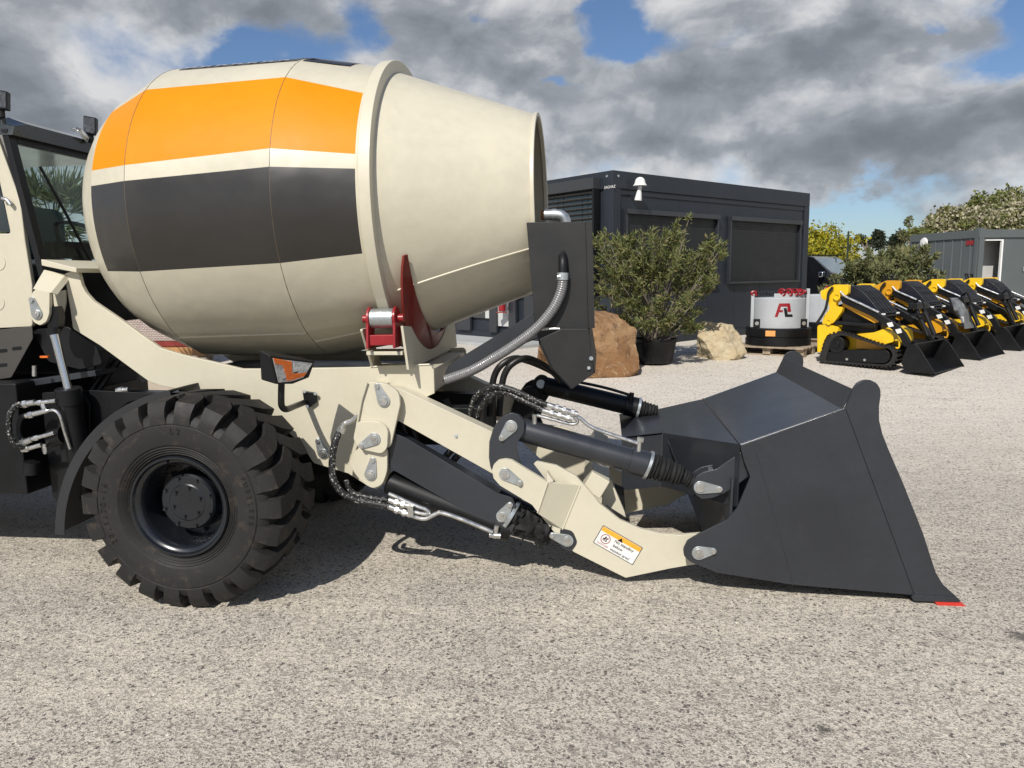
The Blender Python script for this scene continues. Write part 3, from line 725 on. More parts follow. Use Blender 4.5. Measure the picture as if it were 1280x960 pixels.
# ---------------------------------------------------------------- lift arms
YA = 3.87
up_arm = [(484, 483), (500, 486), (621, 542.5), (640, 560), (640, 600), (615, 592), (503, 529), (486, 520)]
arm = plate('lift_arm', up_arm, YA, .10, CREAM, rnd=.01, bevel=.004)
mb = MB(); mb.cyl(A(570, 545, YA), A(570, 545, YA - .006), .009, seg=12); mb.build('grease_nipple', ZINC, arm)
mb = MB(); mb.prism([mir(p) for p in pxs(up_arm, YA)], (0, -.10, 0)); arm2 = mb.build('lift_arm', CREAM, mixer, 30, .004)
# lower half: rounded outer cheek, jog, decal plate
YL = 3.815
lo_out = [(615, 588), (617, 581), (623, 575.5), (632, 574), (640, 575.5), (684.5, 603), (672, 640), (665, 631), (625, 607), (617, 598)]
plate('lift_arm_cheek', lo_out, YL - .03, .03, CREAM, arm, rnd=.004, bevel=.003)
lo_in = [(667, 580), (671, 577), (695, 582), (720, 595), (735, 612), (750, 630), (775, 650), (800, 661), (825, 667), (850, 669), (878, 667), (890, 690), (880, 704), (860, 707), (837, 711), (782, 722.5), (717, 690), (698, 672), (672, 640), (684.5, 603)]
lp = plate('lift_arm_plate', lo_in, YL + .05, .03, CREAM, arm, rnd=.004, bevel=.003)
mb = MB(); g = [A(684.5, 603, YL - .03), A(672, 642, YL - .03), A(703, 662, YL + .05), A(725.5, 606.5, YL + .05)]
mb.prism(g, (0, .02, 0)); mb.build('jog_plate', CREAM, arm, 20, .002)
mb = MB(); mb.prism([A(683.5, 603.5, YL - .028), A(684, 590, YL + .0), A(692, 602, YL - .01)], (0, .05, 0)); mb.build('gusset', CREAM, arm, 30, .001)
keeper(arm, (632, 592.5), (650, 603.5), YL - .03); keeper(arm, (709, 675.5), (690, 669), YL + .045)
mb = MB(); mb.prism(round_poly(pxs([(700, 660), (716, 664), (722, 678), (714, 690), (700, 684)], YL + .046), .02), (0, .003, 0)); mb.build('pin_boss', DARK, arm)
full = [(615, 588), (632, 574), (667, 577), (695, 582), (720, 595), (750, 630), (775, 650), (800, 661), (850, 669), (878, 667), (890, 690), (860, 707), (837, 711), (782, 722.5), (717, 690), (672, 650), (625, 607)]
mb = MB(); mb.prism([mir(p) + Vector((0, -.08, -.05)) for p in round_poly(pxs(full, YL), .01)], (0, -.03, 0)); mb.build('lift_arm_plate', CREAM, arm2, 30, .003)
# cross tube between the arms with its block and rubber strap
c0 = A(738, 600, YL + .09); mb = MB(); mb.box((c0.x + .03, YM, c0.z - .03), (.11, RW - 2 * (YL + .09), .11), Matrix.Rotation(math.radians(30), 3, 'Y')); ct = mb.build('cross_tube', CREAM, mixer, 30, .006)
mb = MB(); mb.prism(pxs([(754, 600), (764, 600), (781, 640), (783, 650), (752, 634)], 4.05), (0, .06, 0)); mb.build('stop_block', CREAM, ct, 30, .004)
mb = MB(); mb.prism(pxs([(763, 605), (780, 612), (782, 642), (768, 618)], 4.10), (0, .05, 0)); mb.build('rubber_stop', BLACK, ct, 30, .004)
mb = MB(); mb.tube([A(757, 633, 4.0), A(768, 640, 3.99), A(783, 650, 4.0), A(775, 650, 4.0), A(760, 640, 4.0)], .009); mb.build('strap', HOSE, ct)
for pth in ([(684.5, 603.5, YL - .031), (672, 641, YL - .031)], [(725.5, 607, YL + .049), (703, 662, YL + .049)]):
    m2 = MB(); m2.tube([A(*q) for q in pth], .0045, 6, 0); m2.build('weld_seam', CREAM, arm, 40)
for pth in ([(541.5, 461, 3.969), (542.5, 491, 3.969), (529, 497, 3.969)], [(463, 458.5, 3.969), (537, 455.5, 3.969)], [(446, 532, 3.80), (452, 500, 3.80), (459, 478, 3.80)]):
    m2 = MB(); m2.tube([A(*q) for q in pth], .005, 6, 0); m2.build('weld_seam', CREAM, frame, 40)
# warning decal
DC = [A(754, 656.2, YL + .05), A(803.7, 684.6, YL + .05), A(791, 707, YL + .05), A(741.3, 678, YL + .05)]
off = Vector((0, -.0012, 0)); DX = (DC[1] - DC[0]); DY = (DC[0] - DC[3])
def dq(u, v): return DC[3] + DX * u + DY * v
def dec(lst, name, mat, h, par, rn=.006): m2 = MB(); m2.prism(round_poly([dq(u, v) + off for u, v in lst], rn, 3) if rn else [dq(u, v) + off for u, v in lst], (0, -h, 0)); return m2.build(name, mat, par, 0)
sq = [(0, 0), (1, 0), (1, 1), (0, 1)]
decal = dec(sq, 'warning_decal', BLACK, .0004, arm)
dec([(.015, .03), (.985, .03), (.985, .97), (.015, .97)], 'decal_field', WHITE, .0010, decal)
dec([(.02, .73), (.98, .73), (.98, .96), (.02, .96)], 'decal_header', M('decal_orange', (.75, .36, .03), .5), .0016, decal, 0)
dec([(.44, .70), (.56, .70), (.50, .90)], 'warning_triangle', BLACK, .0024, decal, 0)
m2 = MB(); cc = dq(.20, .46); x_, y_ = DX.normalized(), DY.normalized()
R0 = DY.length * .24
for r0, r1, mt in ((R0, R0 * .86, 0),):
    ring_o = [cc + (x_ * math.cos(a) + y_ * math.sin(a)) * r0 + off * 2.2 for a in [2 * PI * i / 28 for i in range(29)]]
    ring_i = [cc + (x_ * math.cos(a) + y_ * math.sin(a)) * r1 + off * 2.2 for a in [2 * PI * i / 28 for i in range(29)]]
    for i in range(28): m2.face([ring_o[i], ring_o[i + 1], ring_i[i + 1], ring_i[i]])
m2.face([cc + (x_ + y_) * R0 * .66 + off * 2.2 + x_ * .001, cc + (x_ + y_) * R0 * .66 + off * 2.2 - x_ * .002, cc - (x_ + y_) * R0 * .66 + off * 2.2 - x_ * .001, cc - (x_ + y_) * R0 * .66 + off * 2.2 + x_ * .002])
m2.build('prohibition_ring', REDB, decal, 0)
m2 = MB()
for u, v, a, b in ((.19, .53, .022, .06), (.165, .44, .03, .04), (.225, .44, .012, .10), (.21, .37, .05, .016), (.24, .5, .03, .02)):
    m2.face([dq(u - a, v - b) + off * 1.9, dq(u + a, v - b) + off * 1.9, dq(u + a * .6, v + b) + off * 1.9, dq(u - a * .5, v + b) + off * 1.9])
m2.build('pictogram', BLACK, decal, 0)
hgt = DY.length
text_mesh('DANGER', hgt * .15, dq(.06, .09) + off * 2, DX, DY, REDB, 'decal_text', decal, .0002)
for i, line in enumerate(('No standing', 'below', 'moving arm!')):
    text_mesh(line, hgt * .205, dq(.395 + (.015 if i == 1 else 0), .54 - i * .225) + off * 2, DX, DY, BLACK, 'decal_text', decal, .0002, bold=.0004)
# rocker plates
rk = [(611, 572), (611.5, 552), (617, 534), (626, 522), (638, 516), (649, 518.5), (655.5, 527), (655, 541), (648, 551), (645.5, 562), (650, 578), (655, 590), (640, 606), (620, 596), (613, 585)]
rocker = plate('rocker_plate', rk, YL + .008, .03, DARK, rnd=.015, bevel=.003)
plate('rocker_plate', rk, YL + .15, .03, DARK, rnd=.015)
for Y0 in (RW - YL - .038, RW - YL - .18): 
    mb = MB(); mb.prism([mir(p) for p in round_poly(pxs(rk, YL + (.008 if Y0 > RW - YL - .1 else .15)), .015)], (0, -.03, 0)); mb.build('rocker_plate', BLACK, mixer, 30, .003)
keeper(rocker, (639, 533), (627.5, 547.5), YL + .008)
# tilt cylinders
YC_ = YL + .095
tcyl = cylinder('tilt_cylinder', A(652, 537, YC_), A(809, 581, YC_), .064, DARK)
def bellows(name, p0, p1, r0, r1, n, parent, jag=.25):
    m2 = MB(); p0, p1 = Vector(p0), Vector(p1); d = p1 - p0; x, y = m2.frame(d); rings_ = []; seg = 22; rnd = random.Random(3)
    for i in range(2 * n + 1):
        t = i / (2 * n); r = (r0 + (r1 - r0) * t) * (1 if i % 2 else .80); tilt = rnd.uniform(-.3, .3)
        rings_.append([p0 + d * t + d.normalized() * (math.sin(2 * PI * k / seg + i) * r * jag * .25) + (x * math.cos(2 * PI * k / seg) + y * math.sin(2 * PI * k / seg)) * r * (1 + rnd.uniform(-jag, jag) * .28) for k in range(seg)])
    m2.loft(rings_); return m2.build(name, BOOT, parent, 40)
bellows('rubber_boot', A(811, 581, YC_), A(853, 595, YC_), .076, .055, 9, tcyl)
bellows('rubber_boot', A(853, 595, YC_), A(866, 602, YC_), .04, .045, 4, tcyl)
mb = MB(); mb.cyl(A(808.5, 580.5, YC_), A(812, 581.8, YC_), .078); mb.build('clamp_ring', GALV, tcyl)
mb = MB(); mb.cyl(A(850, 594, YC_), A(880, 607, YC_), .028); mb.build('piston_rod', CHROME, tcyl)
mb = MB(); mb.tube([A(671, 519, YC_ - .02), A(690, 524, YC_ - .02), A(715, 530, YC_ - .02), A(722, 526, YC_ - .02), A(714, 519, YC_ - .02)], .0095); mb.build('steel_pipe', ZINC, tcyl)
mb = MB(); mb.tube([A(715, 519, YC_ - .02), A(724, 522, YC_ - .02), A(738, 533, YC_ - .02), A(758, 541, YC_ - .02), A(797, 554, YC_ - .02)], .010); mb.build('steel_pipe', ZINC, tcyl)
mb = MB(); mb.cyl(A(800, 549, YC_ - .02), A(798, 566, YC_ - .02), .013); mb.cyl(A(801, 547, YC_ - .02), A(800, 552, YC_ - .02), .019, seg=6); mb.build('hydraulic_fitting', ZINC, tcyl, 30)
mb = MB(); mb.cyl(A(668, 518, YC_ - .02), A(668, 530, YC_ - .02), .013); mb.build('hydraulic_fitting', ZINC, tcyl, 30)
mb = MB()
for (a, b, r) in (((678, 513), (716, 524), .015), ((684, 506), (722, 518), .015)):
    p, q = A(*a, YC_ - .03), A(*b, YC_ - .03); mb.cyl(p, q, r, seg=14)
    for k in (.25, .5, .78): mb.cyl(p.lerp(q, k), p.lerp(q, k + .1), r * 1.4, seg=6)
mb.build('hydraulic_fitting', ZINC, tcyl)
# hoses from inside the frame to the tilt cylinder
hose([(590, 545, 4.05), (588, 520, 4.0), (592, 500, 3.97), (605, 487, 3.94), (622, 483, 3.92), (645, 489, 3.90), (668, 500, 3.89), (686, 507, 3.885)], .016)
hose([(600, 548, 4.05), (597, 525, 4.02), (602, 508, 3.98), (614, 493, 3.95), (630, 490, 3.93), (655, 501, 3.90), (680, 513, 3.885)], .016)
for dx in (0, 12): hose([(612 + dx, 520, 4.5), (614 + dx, 495, 4.5), (618 + dx, 470, 4.5), (628 + dx, 455, 4.5), (645 + dx, 448, 4.55), (668 + dx * .6, 454, 4.7), (692, 466, 4.85), (700, 476, 4.95)], .021, 'hydraulic_hose', HOSE)
hose([(555, 500, 4.2), (565, 520, 4.2), (578, 540, 4.15), (583, 548, 4.1)], .025, 'hydraulic_hose', HOSE)
hose([(503, 530, 4.05), (508, 545, 4.05), (512, 560, 4.05)], .024, 'hydraulic_hose', HOSE); hose([(515, 533, 4.05), (519, 548, 4.05), (523, 565, 4.05)], .024, 'hydraulic_hose', HOSE)
hose([(566, 561, 4.0), (556, 572, 4.0), (546, 585, 4.0)], .02); hose([(576, 565, 4.02), (566, 577, 4.02), (558, 588, 4.02)], .02)
# far tilt cylinder
c1, c2 = A(681, 482, 5.02), A(797, 510, 5.02)
fcyl = cylinder('tilt_cylinder', c1, c2, .062, BLACK)
bellows('rubber_boot', A(799, 510, 5.02), A(822, 514, 5.02), .06, .04, 6, fcyl)
mb = MB(); mb.cyl(A(796.5, 509.5, 5.02), A(799.5, 510.2, 5.02), .072); mb.build('clamp_ring', GALV, fcyl)
mb = MB(); mb.tube([A(725, 478, 4.97), A(745, 482, 4.97), A(765, 487, 4.97), A(788, 494, 4.97)], .010); mb.cyl(A(790, 491, 4.97), A(788, 503, 4.97), .016); mb.build('steel_pipe', BLACK, fcyl)
plate('far_rocker', [(660, 500), (663, 484), (668, 473), (675, 468), (683, 470), (689, 478), (688, 492), (680, 505), (676, 520), (660, 515)], 5.0, .03, BLACK, rnd=.02)
mb = MB(); mb.cyl(A(676, 480, 5.0), A(676, 480, 4.985), .03, seg=20); mb.build('pin_head', GALV, mixer)

# ---------------------------------------------------------------- lift cylinder guard (dark channel) with cylinder below
box = [(484, 541), (488, 539), (510, 549), (622, 616.5), (640, 622), (645, 633), (640, 652), (631, 661), (617, 660), (485, 584)]
guard = plate('cylinder_guard', box, YL + .03, .012, DARK, rnd=.006, bevel=.003)
mb = MB()
for a, b in (((488, 539), (623, 616.5)),):
    p, q = A(*a, YL + .042), A(*b, YL + .042); mb.prism([p, q, q + Vector((0, 0, -.01)), p + Vector((0, 0, -.01))], (0, .10, 0))
mb.prism(round_poly(pxs(box, YL + .142), .006), (0, .012, 0)); mb.build('guard_web', DARK, guard, 30, .002)
keeper(guard, (628, 645), (637.5, 631), YL + .03)
lcyl = cylinder('lift_cylinder', A(486, 602, YL + .09), A(640, 662, YL + .09), .066, BLACK)
bellows('rubber_boot', A(639, 645, YL + .09), A(688, 668, YL + .09), .085, .075, 9, lcyl, 1.1)
mb = MB(); mb.cyl(A(636, 643, YL + .09), A(640, 645.5, YL + .09), .088); mb.build('clamp_ring', GALV, lcyl)
mb = MB(); mb.cyl(A(684, 664, YL + .09), A(706, 674, YL + .09), .035); mb.build('rod_eye', BLACK, lcyl)
mb = MB(); mb.tube([A(486, 617, YL - .02), A(500, 623, YL - .02), A(520, 632, YL - .02), A(533, 637, YL - .02), A(536, 641, YL - .02), A(528, 642, YL - .02), A(512, 638, YL - .02)], .0105); mb.build('steel_pipe', ZINC, lcyl)
mb = MB(); mb.tube([A(505, 640, YL - .02), A(522, 647, YL - .02), A(533, 648, YL - .02), A(545, 642, YL - .02), A(553, 641, YL - .02), A(580, 650, YL - .02), A(616, 665, YL - .02)], .0115); mb.build('steel_pipe', ZINC, lcyl)
mb = MB(); mb.cyl(A(621, 657, YL - .0), A(618, 672, YL - .0), .014); mb.cyl(A(612, 668, YL - .0), A(626, 670, YL - .0), .016); mb.build('hydraulic_fitting', ZINC, lcyl, 30)
mb = MB()
for (a, b, r) in (((486, 625), (512, 633), .016), ((486, 633), (514, 644), .016)):
    p, q = A(*a, YL - .02), A(*b, YL - .02); mb.cyl(p, q, r, seg=14)
    for k in (.3, .62): mb.cyl(p.lerp(q, k), p.lerp(q, k + .14), r * 1.35, seg=6)
mb.box(A(514, 638, YL - .03), (.03, .04, .06)); mb.build('hydraulic_fitting', ZINC, lcyl)
# far lift cylinder mass and inner webs
mb = MB(); p, q = A(500, 560, 5.05), A(700, 660, 5.05); mb.cyl(p, q, .06); mb.build('lift_cylinder', BLACK, mixer)

# ---------------------------------------------------------------- shovel
YB = 3.765; YF = 5.20
side = [(1056.5, 510), (1067, 484), (1072, 478), (1079, 475), (1088, 475), (1096, 479), (1100.5, 486), (1101, 494), (1099, 508), (1099, 525), (1103, 542), (1110, 560), (1129, 604), (1153, 664), (1170, 716), (1179, 731), (1196, 746),
        (1142, 744), (990, 731), (896, 716), (862, 702), (855, 695), (854, 686), (859, 676), (874, 667), (909, 650), (922, 634), (938, 596), (930, 576), (925.5, 557)]
bs = pxs(side, YB)
mb = MB(); mb.prism(round_poly(bs, .008, 2), (0, .014, 0)); bucket = mb.build('shovel', DARK, mixer, 30, .002)
mb = MB(); mb.prism(round_poly([Vector((p.x, YF, p.z)) for p in bs], .008, 2), (0, -.014, 0)); mb.build('side_plate', DARK, bucket, 30, .002)
# thicker front edge overlay
plate('edge_plate', [(1057.5, 511), (1067, 485), (1072, 479.5), (1079, 476.5), (1088, 476.5), (1095, 480), (1099.5, 487), (1099.8, 494), (1098, 508), (1098, 525), (1102, 542), (1109, 561), (1128, 605), (1152, 665), (1169, 717), (1178, 732), (1194, 746), (1144, 745)], YB - .007, .007, DARK, bucket, rnd=.004)
def X(p, Y): return Vector((p.x, Y, p.z))
def sheet(p, q, name, th=.012, y0=YB + .014, y1=YF - .014, flip=1):
    """a sheet spanning the shovel between the side plates, from line p to line q"""
    d = (q - p).normalized(); n_ = Vector((-d.z, 0, d.x)) * th * flip
    m2 = MB(); m2.prism([X(p, y0), X(q, y0), X(q + n_, y0), X(p + n_, y0)], (0, y1 - y0, 0)); return m2.build(name, DARK, bucket, 30, .0015)
P2, P1 = A(1056, 510, YB), A(925, 556, YB)
sheet(P1, P2, 'top_plate', flip=-1)
P0f = A(817, 512, YF); P0 = X(P0f, YB); Pm = X(A(774, 517, YF), YB)
# back plate, its near end cut away for the tilt cylinder
cut = X(P0, 4.42)
m2 = MB(); d = (P1 - P0).normalized(); n_ = Vector((d.z, 0, -d.x)) * .012
m2.prism([X(P1, YB + .014), X(P1, YF - .014), X(P0, YF - .014), cut], n_); m2.build('back_plate', DARK, bucket, 30, .0015)
m2 = MB(); m2.prism([X(P0, YF - .014), cut, cut + (Pm - P0), X(Pm, YF - .014)], (0, 0, -.012)); m2.build('back_plate', DARK, bucket, 30, .0015)
# web closing the cylinder recess and the hollow below it
m2 = MB(); a = X(P1, YB + .015); b = cut; low = Vector((0, 0, -.33))
m2.prism([a, b, b + low, a + low], (0.004, .012, 0)); m2.build('recess_web', DARK, bucket, 30, .0015)
m2 = MB(); a = cut + (Pm - P0); m2.prism([a, cut, cut + low, a + low], (0, .012, 0)); m2.build('recess_web', DARK, bucket, 30)
R0_, R1_, R2_, R3_ = A(905, 660, YB), A(897, 714, YB), A(990, 730, YB), A(1150, 744, YB)
sheet(cut.lerp(cut, 1) + Vector((.02, 0, -.02)), A(870, 640, YB), 'back_plate', .012, 4.2)
sheet(A(915, 600, YB), A(912, 660, YB), 'back_plate'); sheet(A(912, 660, YB), R1_, 'back_plate'); sheet(R1_, R2_, 'floor_plate', flip=1); sheet(R2_, R3_, 'floor_plate')
# spill board between the side lugs
b0, b1 = A(1068, 487, YB), A(1054.5, 513, YB)
m2 = MB(); d = (b1 - b0); n_ = Vector((d.z, 0, -d.x)).normalized() * .01
m2.prism([X(b0, YB + .014), X(b1, YB + .014), X(b1 + n_, YB + .014), X(b0 + n_, YB + .014)], (0, YF - YB - .028, 0)); m2.build('spill_board', DARK, bucket, 30, .0015)
# lip and red wear edge
m2 = MB(); m2.prism(pxs([(1141, 743.5), (1196, 746.5), (1201, 751), (1198, 753.5), (1143, 751.5), (1140, 747)], YB - .012), (0, YF - YB + .024, 0)); m2.build('lip', DARK, bucket, 30, .002)
m2 = MB(); m2.prism(pxs([(1169, 753), (1199, 753.8), (1207.5, 757.5), (1206, 760.5), (1174, 760)], YB - .02), (0, YF - YB + .04, 0)); m2.build('cutting_edge', M('red_edge_paint', (.55, .035, .02), .45), bucket, 30, .002)
WELDG = M('weld_highlight', (.22, .23, .25), .5, var=.5, vscale=30)  # pale grey puts the highlights along the beads into their colour
# stiffener ribs seen as faint lines on the side
for a, b in (((946, 566), (991, 728)),):
    m2 = MB(); m2.tube([A(*a, YB - .0005), A(*b, YB - .0005)], .0022, 6, 0); m2.build('fold_line', DARK, bucket)
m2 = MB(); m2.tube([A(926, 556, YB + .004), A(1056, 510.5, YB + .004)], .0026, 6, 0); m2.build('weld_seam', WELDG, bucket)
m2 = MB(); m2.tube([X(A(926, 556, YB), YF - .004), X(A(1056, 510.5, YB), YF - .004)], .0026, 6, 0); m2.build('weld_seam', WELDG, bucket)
m2 = MB(); m2.tube([X(P1, YB + .02) + Vector((0, 0, .004)), X(P1, YF - .02) + Vector((0, 0, .004))], .004, 6, 0); m2.build('weld_seam', DARK, bucket)
# tilt lugs and arm lugs
lug = [(896, 586.5), (928, 564), (938, 594), (922, 606), (905, 617), (890, 623), (877, 624), (868, 617), (866, 605), (870, 596), (880, 590)]
plate('tilt_lug', lug, YL - .005, .02, DARK, bucket, rnd=.012); plate('tilt_lug', [(x - 3, y - 6) for x, y in lug], YL + .16, .02, DARK, bucket, rnd=.012)
m2 = MB(); m2.cyl(A(888, 586, YL + .015), A(888, 586, YL + .16), .012); m2.build('spacer', DARK, bucket)
keeper(bucket, (875.5, 609), (899, 611.5), YL - .005); keeper(bucket, (873.5, 691), (891, 688.5), YB - .0005, .036, .018)
mb = MB(); mb.prism([mir(p) for p in pxs(lug, YL)], (0, -.02, 0)); mb.build('tilt_lug', DARK, bucket, 30, .003)

# ---------------------------------------------------------------- cab
YCb = 4.02; YCf = 5.12
f0, f1 = A(9, 164, YCb), A(54, 338, YCb)             # the near edge of the front screen, top and bottom
cabb = plate('cab', [(-160, 290), (13, 292), (-1, 225), (-6, 205), (-20, 165), (-9, 160), (0, 181), (25, 250), (31, 300), (40, 356), (40.5, 408.5), (-160, 418)], YCb, .03, CREAM, rnd=.02, bevel=.006)
mb = MB(); mb.prism([A(-160, 300, YCb + .03), A(36, 345, YCb + .03), A(38, 408.5, YCb + .03), A(-160, 418, YCb + .03)], (0, YCf - YCb - .03, 0)); mb.build('cab_shell', BLACK, cabb, 30, .006)
for x, y in ((-2, 328), (-3, 378)):
    m2 = MB(); m2.lathe([(0, .048), (-.0035, .045), (0, .042)], A(x, y, YCb), (0, 1, 0), 36); m2.build('embossed_ring', CREAM, cabb)
plate('side_window', [(-160, 165), (-20, 165), (-7, 205), (13, 290), (-160, 288)], YCb + .012, .01, GLASS, cabb, rnd=0)
mb = MB(); mb.tube([A(3, 248, YCb - .02), A(9, 250, YCb - .02), A(14, 256, YCb - .02)], .012); mb.build('door_hinge', ZINC, cabb)
def fs(u, v):    # u across (0 near .. 1 far), v down
    p = f0.lerp(f1, v); return Vector((p.x, YCb + .01 + (YCf - YCb - .02) * u, p.z))
mb = MB()
def bar4(u0, u1, v0, v1, th=.04): mb.prism([fs(u0, v0), fs(u1, v0), fs(u1, v1), fs(u0, v1)], (-th, 0, -.0))
bar4(-.01, .045, -.02, 1.42); bar4(.955, 1.01, -.02, 1.42); bar4(.045, .955, -.02, .075); bar4(.045, .955, 1.0, 1.42)
mb.build('windscreen_frame', BLACK, cabb, 30, .006)
mb = MB(); mb.prism([fs(.045, .075), fs(.955, .075), fs(.955, 1.0), fs(.045, 1.0)], (-.008, 0, 0))
for v in mb.bm.verts: v.co.x -= .012
mb.build('windscreen', CABGLASS, cabb, 0)
mb = MB(); mb.tube([fs(.40, 1.0) + Vector((.012, 0, 0)), fs(.26, .55) + Vector((.015, 0, 0)), fs(.15, .22) + Vector((.015, 0, 0))], .009); mb.build('wiper', BLACK, cabb)
# far side: belt, rear pillars and an open window, so one looks right through the cab
zbelt = f1.z; e = f0
for x in (e.x - .05, -4.75):
    mb = MB(); mb.box((x, YCf - .03, (zbelt + e.z) / 2), (.06, .06, e.z - zbelt)); mb.build('cab_pillar', BLACK, cabb, 30, .01)
mb = MB(); m2 = mb; xs = (-5.6, e.x + .03)
m2.loft([[Vector((x, y, z)) for y, z in ((YCb - .01, e.z - .02), (YCb + .0, e.z + .05), (YCb + .10, e.z + .10), (YCf - .10, e.z + .10), (YCf, e.z + .05), (YCf + .01, e.z - .02))] for x in (xs[0], xs[1] - .10)] +
        [[Vector((xs[1], y, z)) for y, z in ((YCb, e.z - .02), (YCb + .02, e.z + .03), (YCb + .12, e.z + .06), (YCf - .12, e.z + .06), (YCf - .02, e.z + .03), (YCf, e.z - .02))]])
m2.build('cab_roof', M('glossy_roof', (.03, .035, .035), .18, var=.1, coat=.5), cabb, 40)
SEATM = M('seat_cloth', (.09, .12, .14), .9)
mb = MB(); c = A(46, 292, 4.62); mb.box(c + Vector((0, 0, .0)), (.14, .42, .34)); mb.build('seat', SEATM, cabb, 30, .05)
mb = MB(); c = A(86, 313, 4.40); mb.box(c + Vector((0, .1, 0)), (.16, .42, .10)); mb.cyl(c + Vector((0, .1, -.3)), c + Vector((0, .1, 0)), .05); mb.tube([c + Vector((.02, -.1, .05)), c + Vector((.05, -.15, .15)), c + Vector((.0, .1, .17)), c + Vector((.05, .3, .12))], .014); mb.build('console', BLACK, cabb, 30, .01)
LAMPG = M('lamp_glass', (.06, .065, .075), .25, var=.4, vscale=40)
def worklamp(x0, y0, x1, y1, Y, dpt=.05):
    m2 = MB(); a = [A(x0, y0, Y), A(x1, y0 + 3, Y), A(x1, y1, Y), A(x0, y1 - 2, Y)]; m2.prism(a, (-.02, dpt, 0)); o = m2.build('work_lamp', BLACK, cabb, 30, .004)
    m2 = MB(); cx = sum(a, Vector()) / 4; m2.prism([cx + (p - cx) * .84 + Vector((0, -.004, 0)) for p in a], (0, .006, 0)); m2.build('lamp_lens', LAMPG, o, 0)
    m2 = MB(); m2.cyl(A((x0 + x1) / 2 + 1, y1 - 2, Y + .03), A((x0 + x1) / 2 + 2, y1 + 10, Y + .03), .018); m2.build('lamp_foot', BLACK, o)
worklamp(104, 144, 120, 168.5, 4.62); worklamp(-8, 111, 9, 137, 4.08)
mb = MB()
for i in range(4): mb.tube([A(88 + i * 3, 160 + (i % 2) * 3, 4.55), A(98 + i, 162, 4.58), A(104 + i * 2, 172, 4.6), A(110 - i, 176, 4.62)], .006, 6)
mb.build('lamp_cable', ZINC, cabb)
# ================================================================ buildings
class Wall:
    """a vertical wall: origin at its foot, direction d along it, n out of it"""
    def __init__(s, P0, ang):
        s.o = Vector(P0); s.d = Vector((math.cos(math.radians(ang)), math.sin(math.radians(ang)), 0)); n = Vector((s.d.y, -s.d.x, 0))
        s.n = n if n.dot(EYE - s.o) > 0 else -n
    def uz(s, x, y):
        r = ray(x, y); t = (s.o - EYE).dot(s.n) / r.dot(s.n); p = EYE + r * t; return (p - s.o).dot(s.d), p.z
    def p(s, u, z, out=0.): q = s.o + s.d * u + s.n * out; return Vector((q.x, q.y, z))
    def quad(s, mb, u0, u1, z0, z1, o0, o1):
        mb.prism([s.p(u0, z0, o0), s.p(u1, z0, o0), s.p(u1, z1, o0), s.p(u0, z1, o0)], s.n * (o1 - o0))
ZB = .35
C0 = G(765, 437); C0.z = ZB
WR = Wall(C0, 47.); WL = Wall(C0, 137.)
ZT = A(765, 213, C0.y).z
LR = WR.uz(1007, 320)[0]; LL = 10.5
office = thing('office_cabin', C0, 'big anthracite office cabin with dark shutters, a slatted blind and a white mushroom vent', 'cabin')
mb = MB()
foot = [WR.p(0, ZB - .2), WR.p(LR, ZB - .2), WR.p(LR, ZB - .2) + WL.d * LL, WL.p(LL, ZB - .2)]
mb.prism(foot, (0, 0, ZT - ZB + .17)); mb.build('shell', WALLD, office, 30)
mb = MB()
zr = WR.uz(900, 241)[1]
WR.quad(mb, -.03, LR + .03, ZT - .30, ZT, -.02, .035); WL.quad(mb, -.0, LL, ZT - .30, ZT, -.02, .032)
mb.build('roof_edge', WALLD, office, 30, .006)
mb = MB()
WR.quad(mb, -.03, .17, ZB, ZT - .303, .001, .035); WR.quad(mb, LR - .17, LR + .03, ZB, ZT - .303, .001, .035); WL.quad(mb, .0, .19, ZB, ZT - .303, .001, .033)
WR.quad(mb, .172, LR - .172, ZT - .40, ZT - .304, .001, .016)
mb.build('corner_post', WALLD, office, 30, .006)
mb = MB(); WR.quad(mb, .172, LR - .172, ZB - .1, ZB + .16, .001, .03); WL.quad(mb, .192, LL, ZB - .1, ZB + .16, .001, .03); mb.build('base_rail', WALLD, office, 30, .004)
# panel joints
mb = MB()
for k in range(1, 7): WR.quad(mb, LR * k / 7 - .006, LR * k / 7 + .006, ZB + .163, ZT - .41, .0005, .002)
mb.build('panel_joint', WALLD, office, 30)
# shuttered windows on the sunny face
def shutter(u0, u1, z0, z1):
    m = MB(); w_ = .05
    WR.quad(m, u0, u0 + w_, z0, z1, .001, .07); WR.quad(m, u1 - w_, u1, z0, z1, .001, .07)
    WR.quad(m, u0, u1, z1 + .002, z1 + .09, .001, .10); WR.quad(m, u0, u1, z0 - .045, z0 - .002, .001, .09)
    f = m.build('window', DARK, office, 30, .004)
    m = MB(); n_ = 22; h = (z1 - z0) / n_
    for i in range(n_): WR.quad(m, u0 + w_ + .001, u1 - w_ - .001, z0 + i * h + .001, z0 + (i + 1) * h - .001, .002, .012)
    WR.quad(m, u0 + w_ + .001, u1 - w_ - .001, z0 + .001, z1 - .001, .0012, .0018)
    m.build('roller_shutter', SHUT, f, 30, .001)
ua, za = WR.uz(910, 273); ub, _ = WR.uz(998, 300); _, zb = WR.uz(950, 351)
_, zt = WR.uz(912, 276)
shutter(ua, ub, zb, zt)
uc = WR.uz(895, 300)[0]; shutter(uc - (ub - ua), uc, zb, zt)
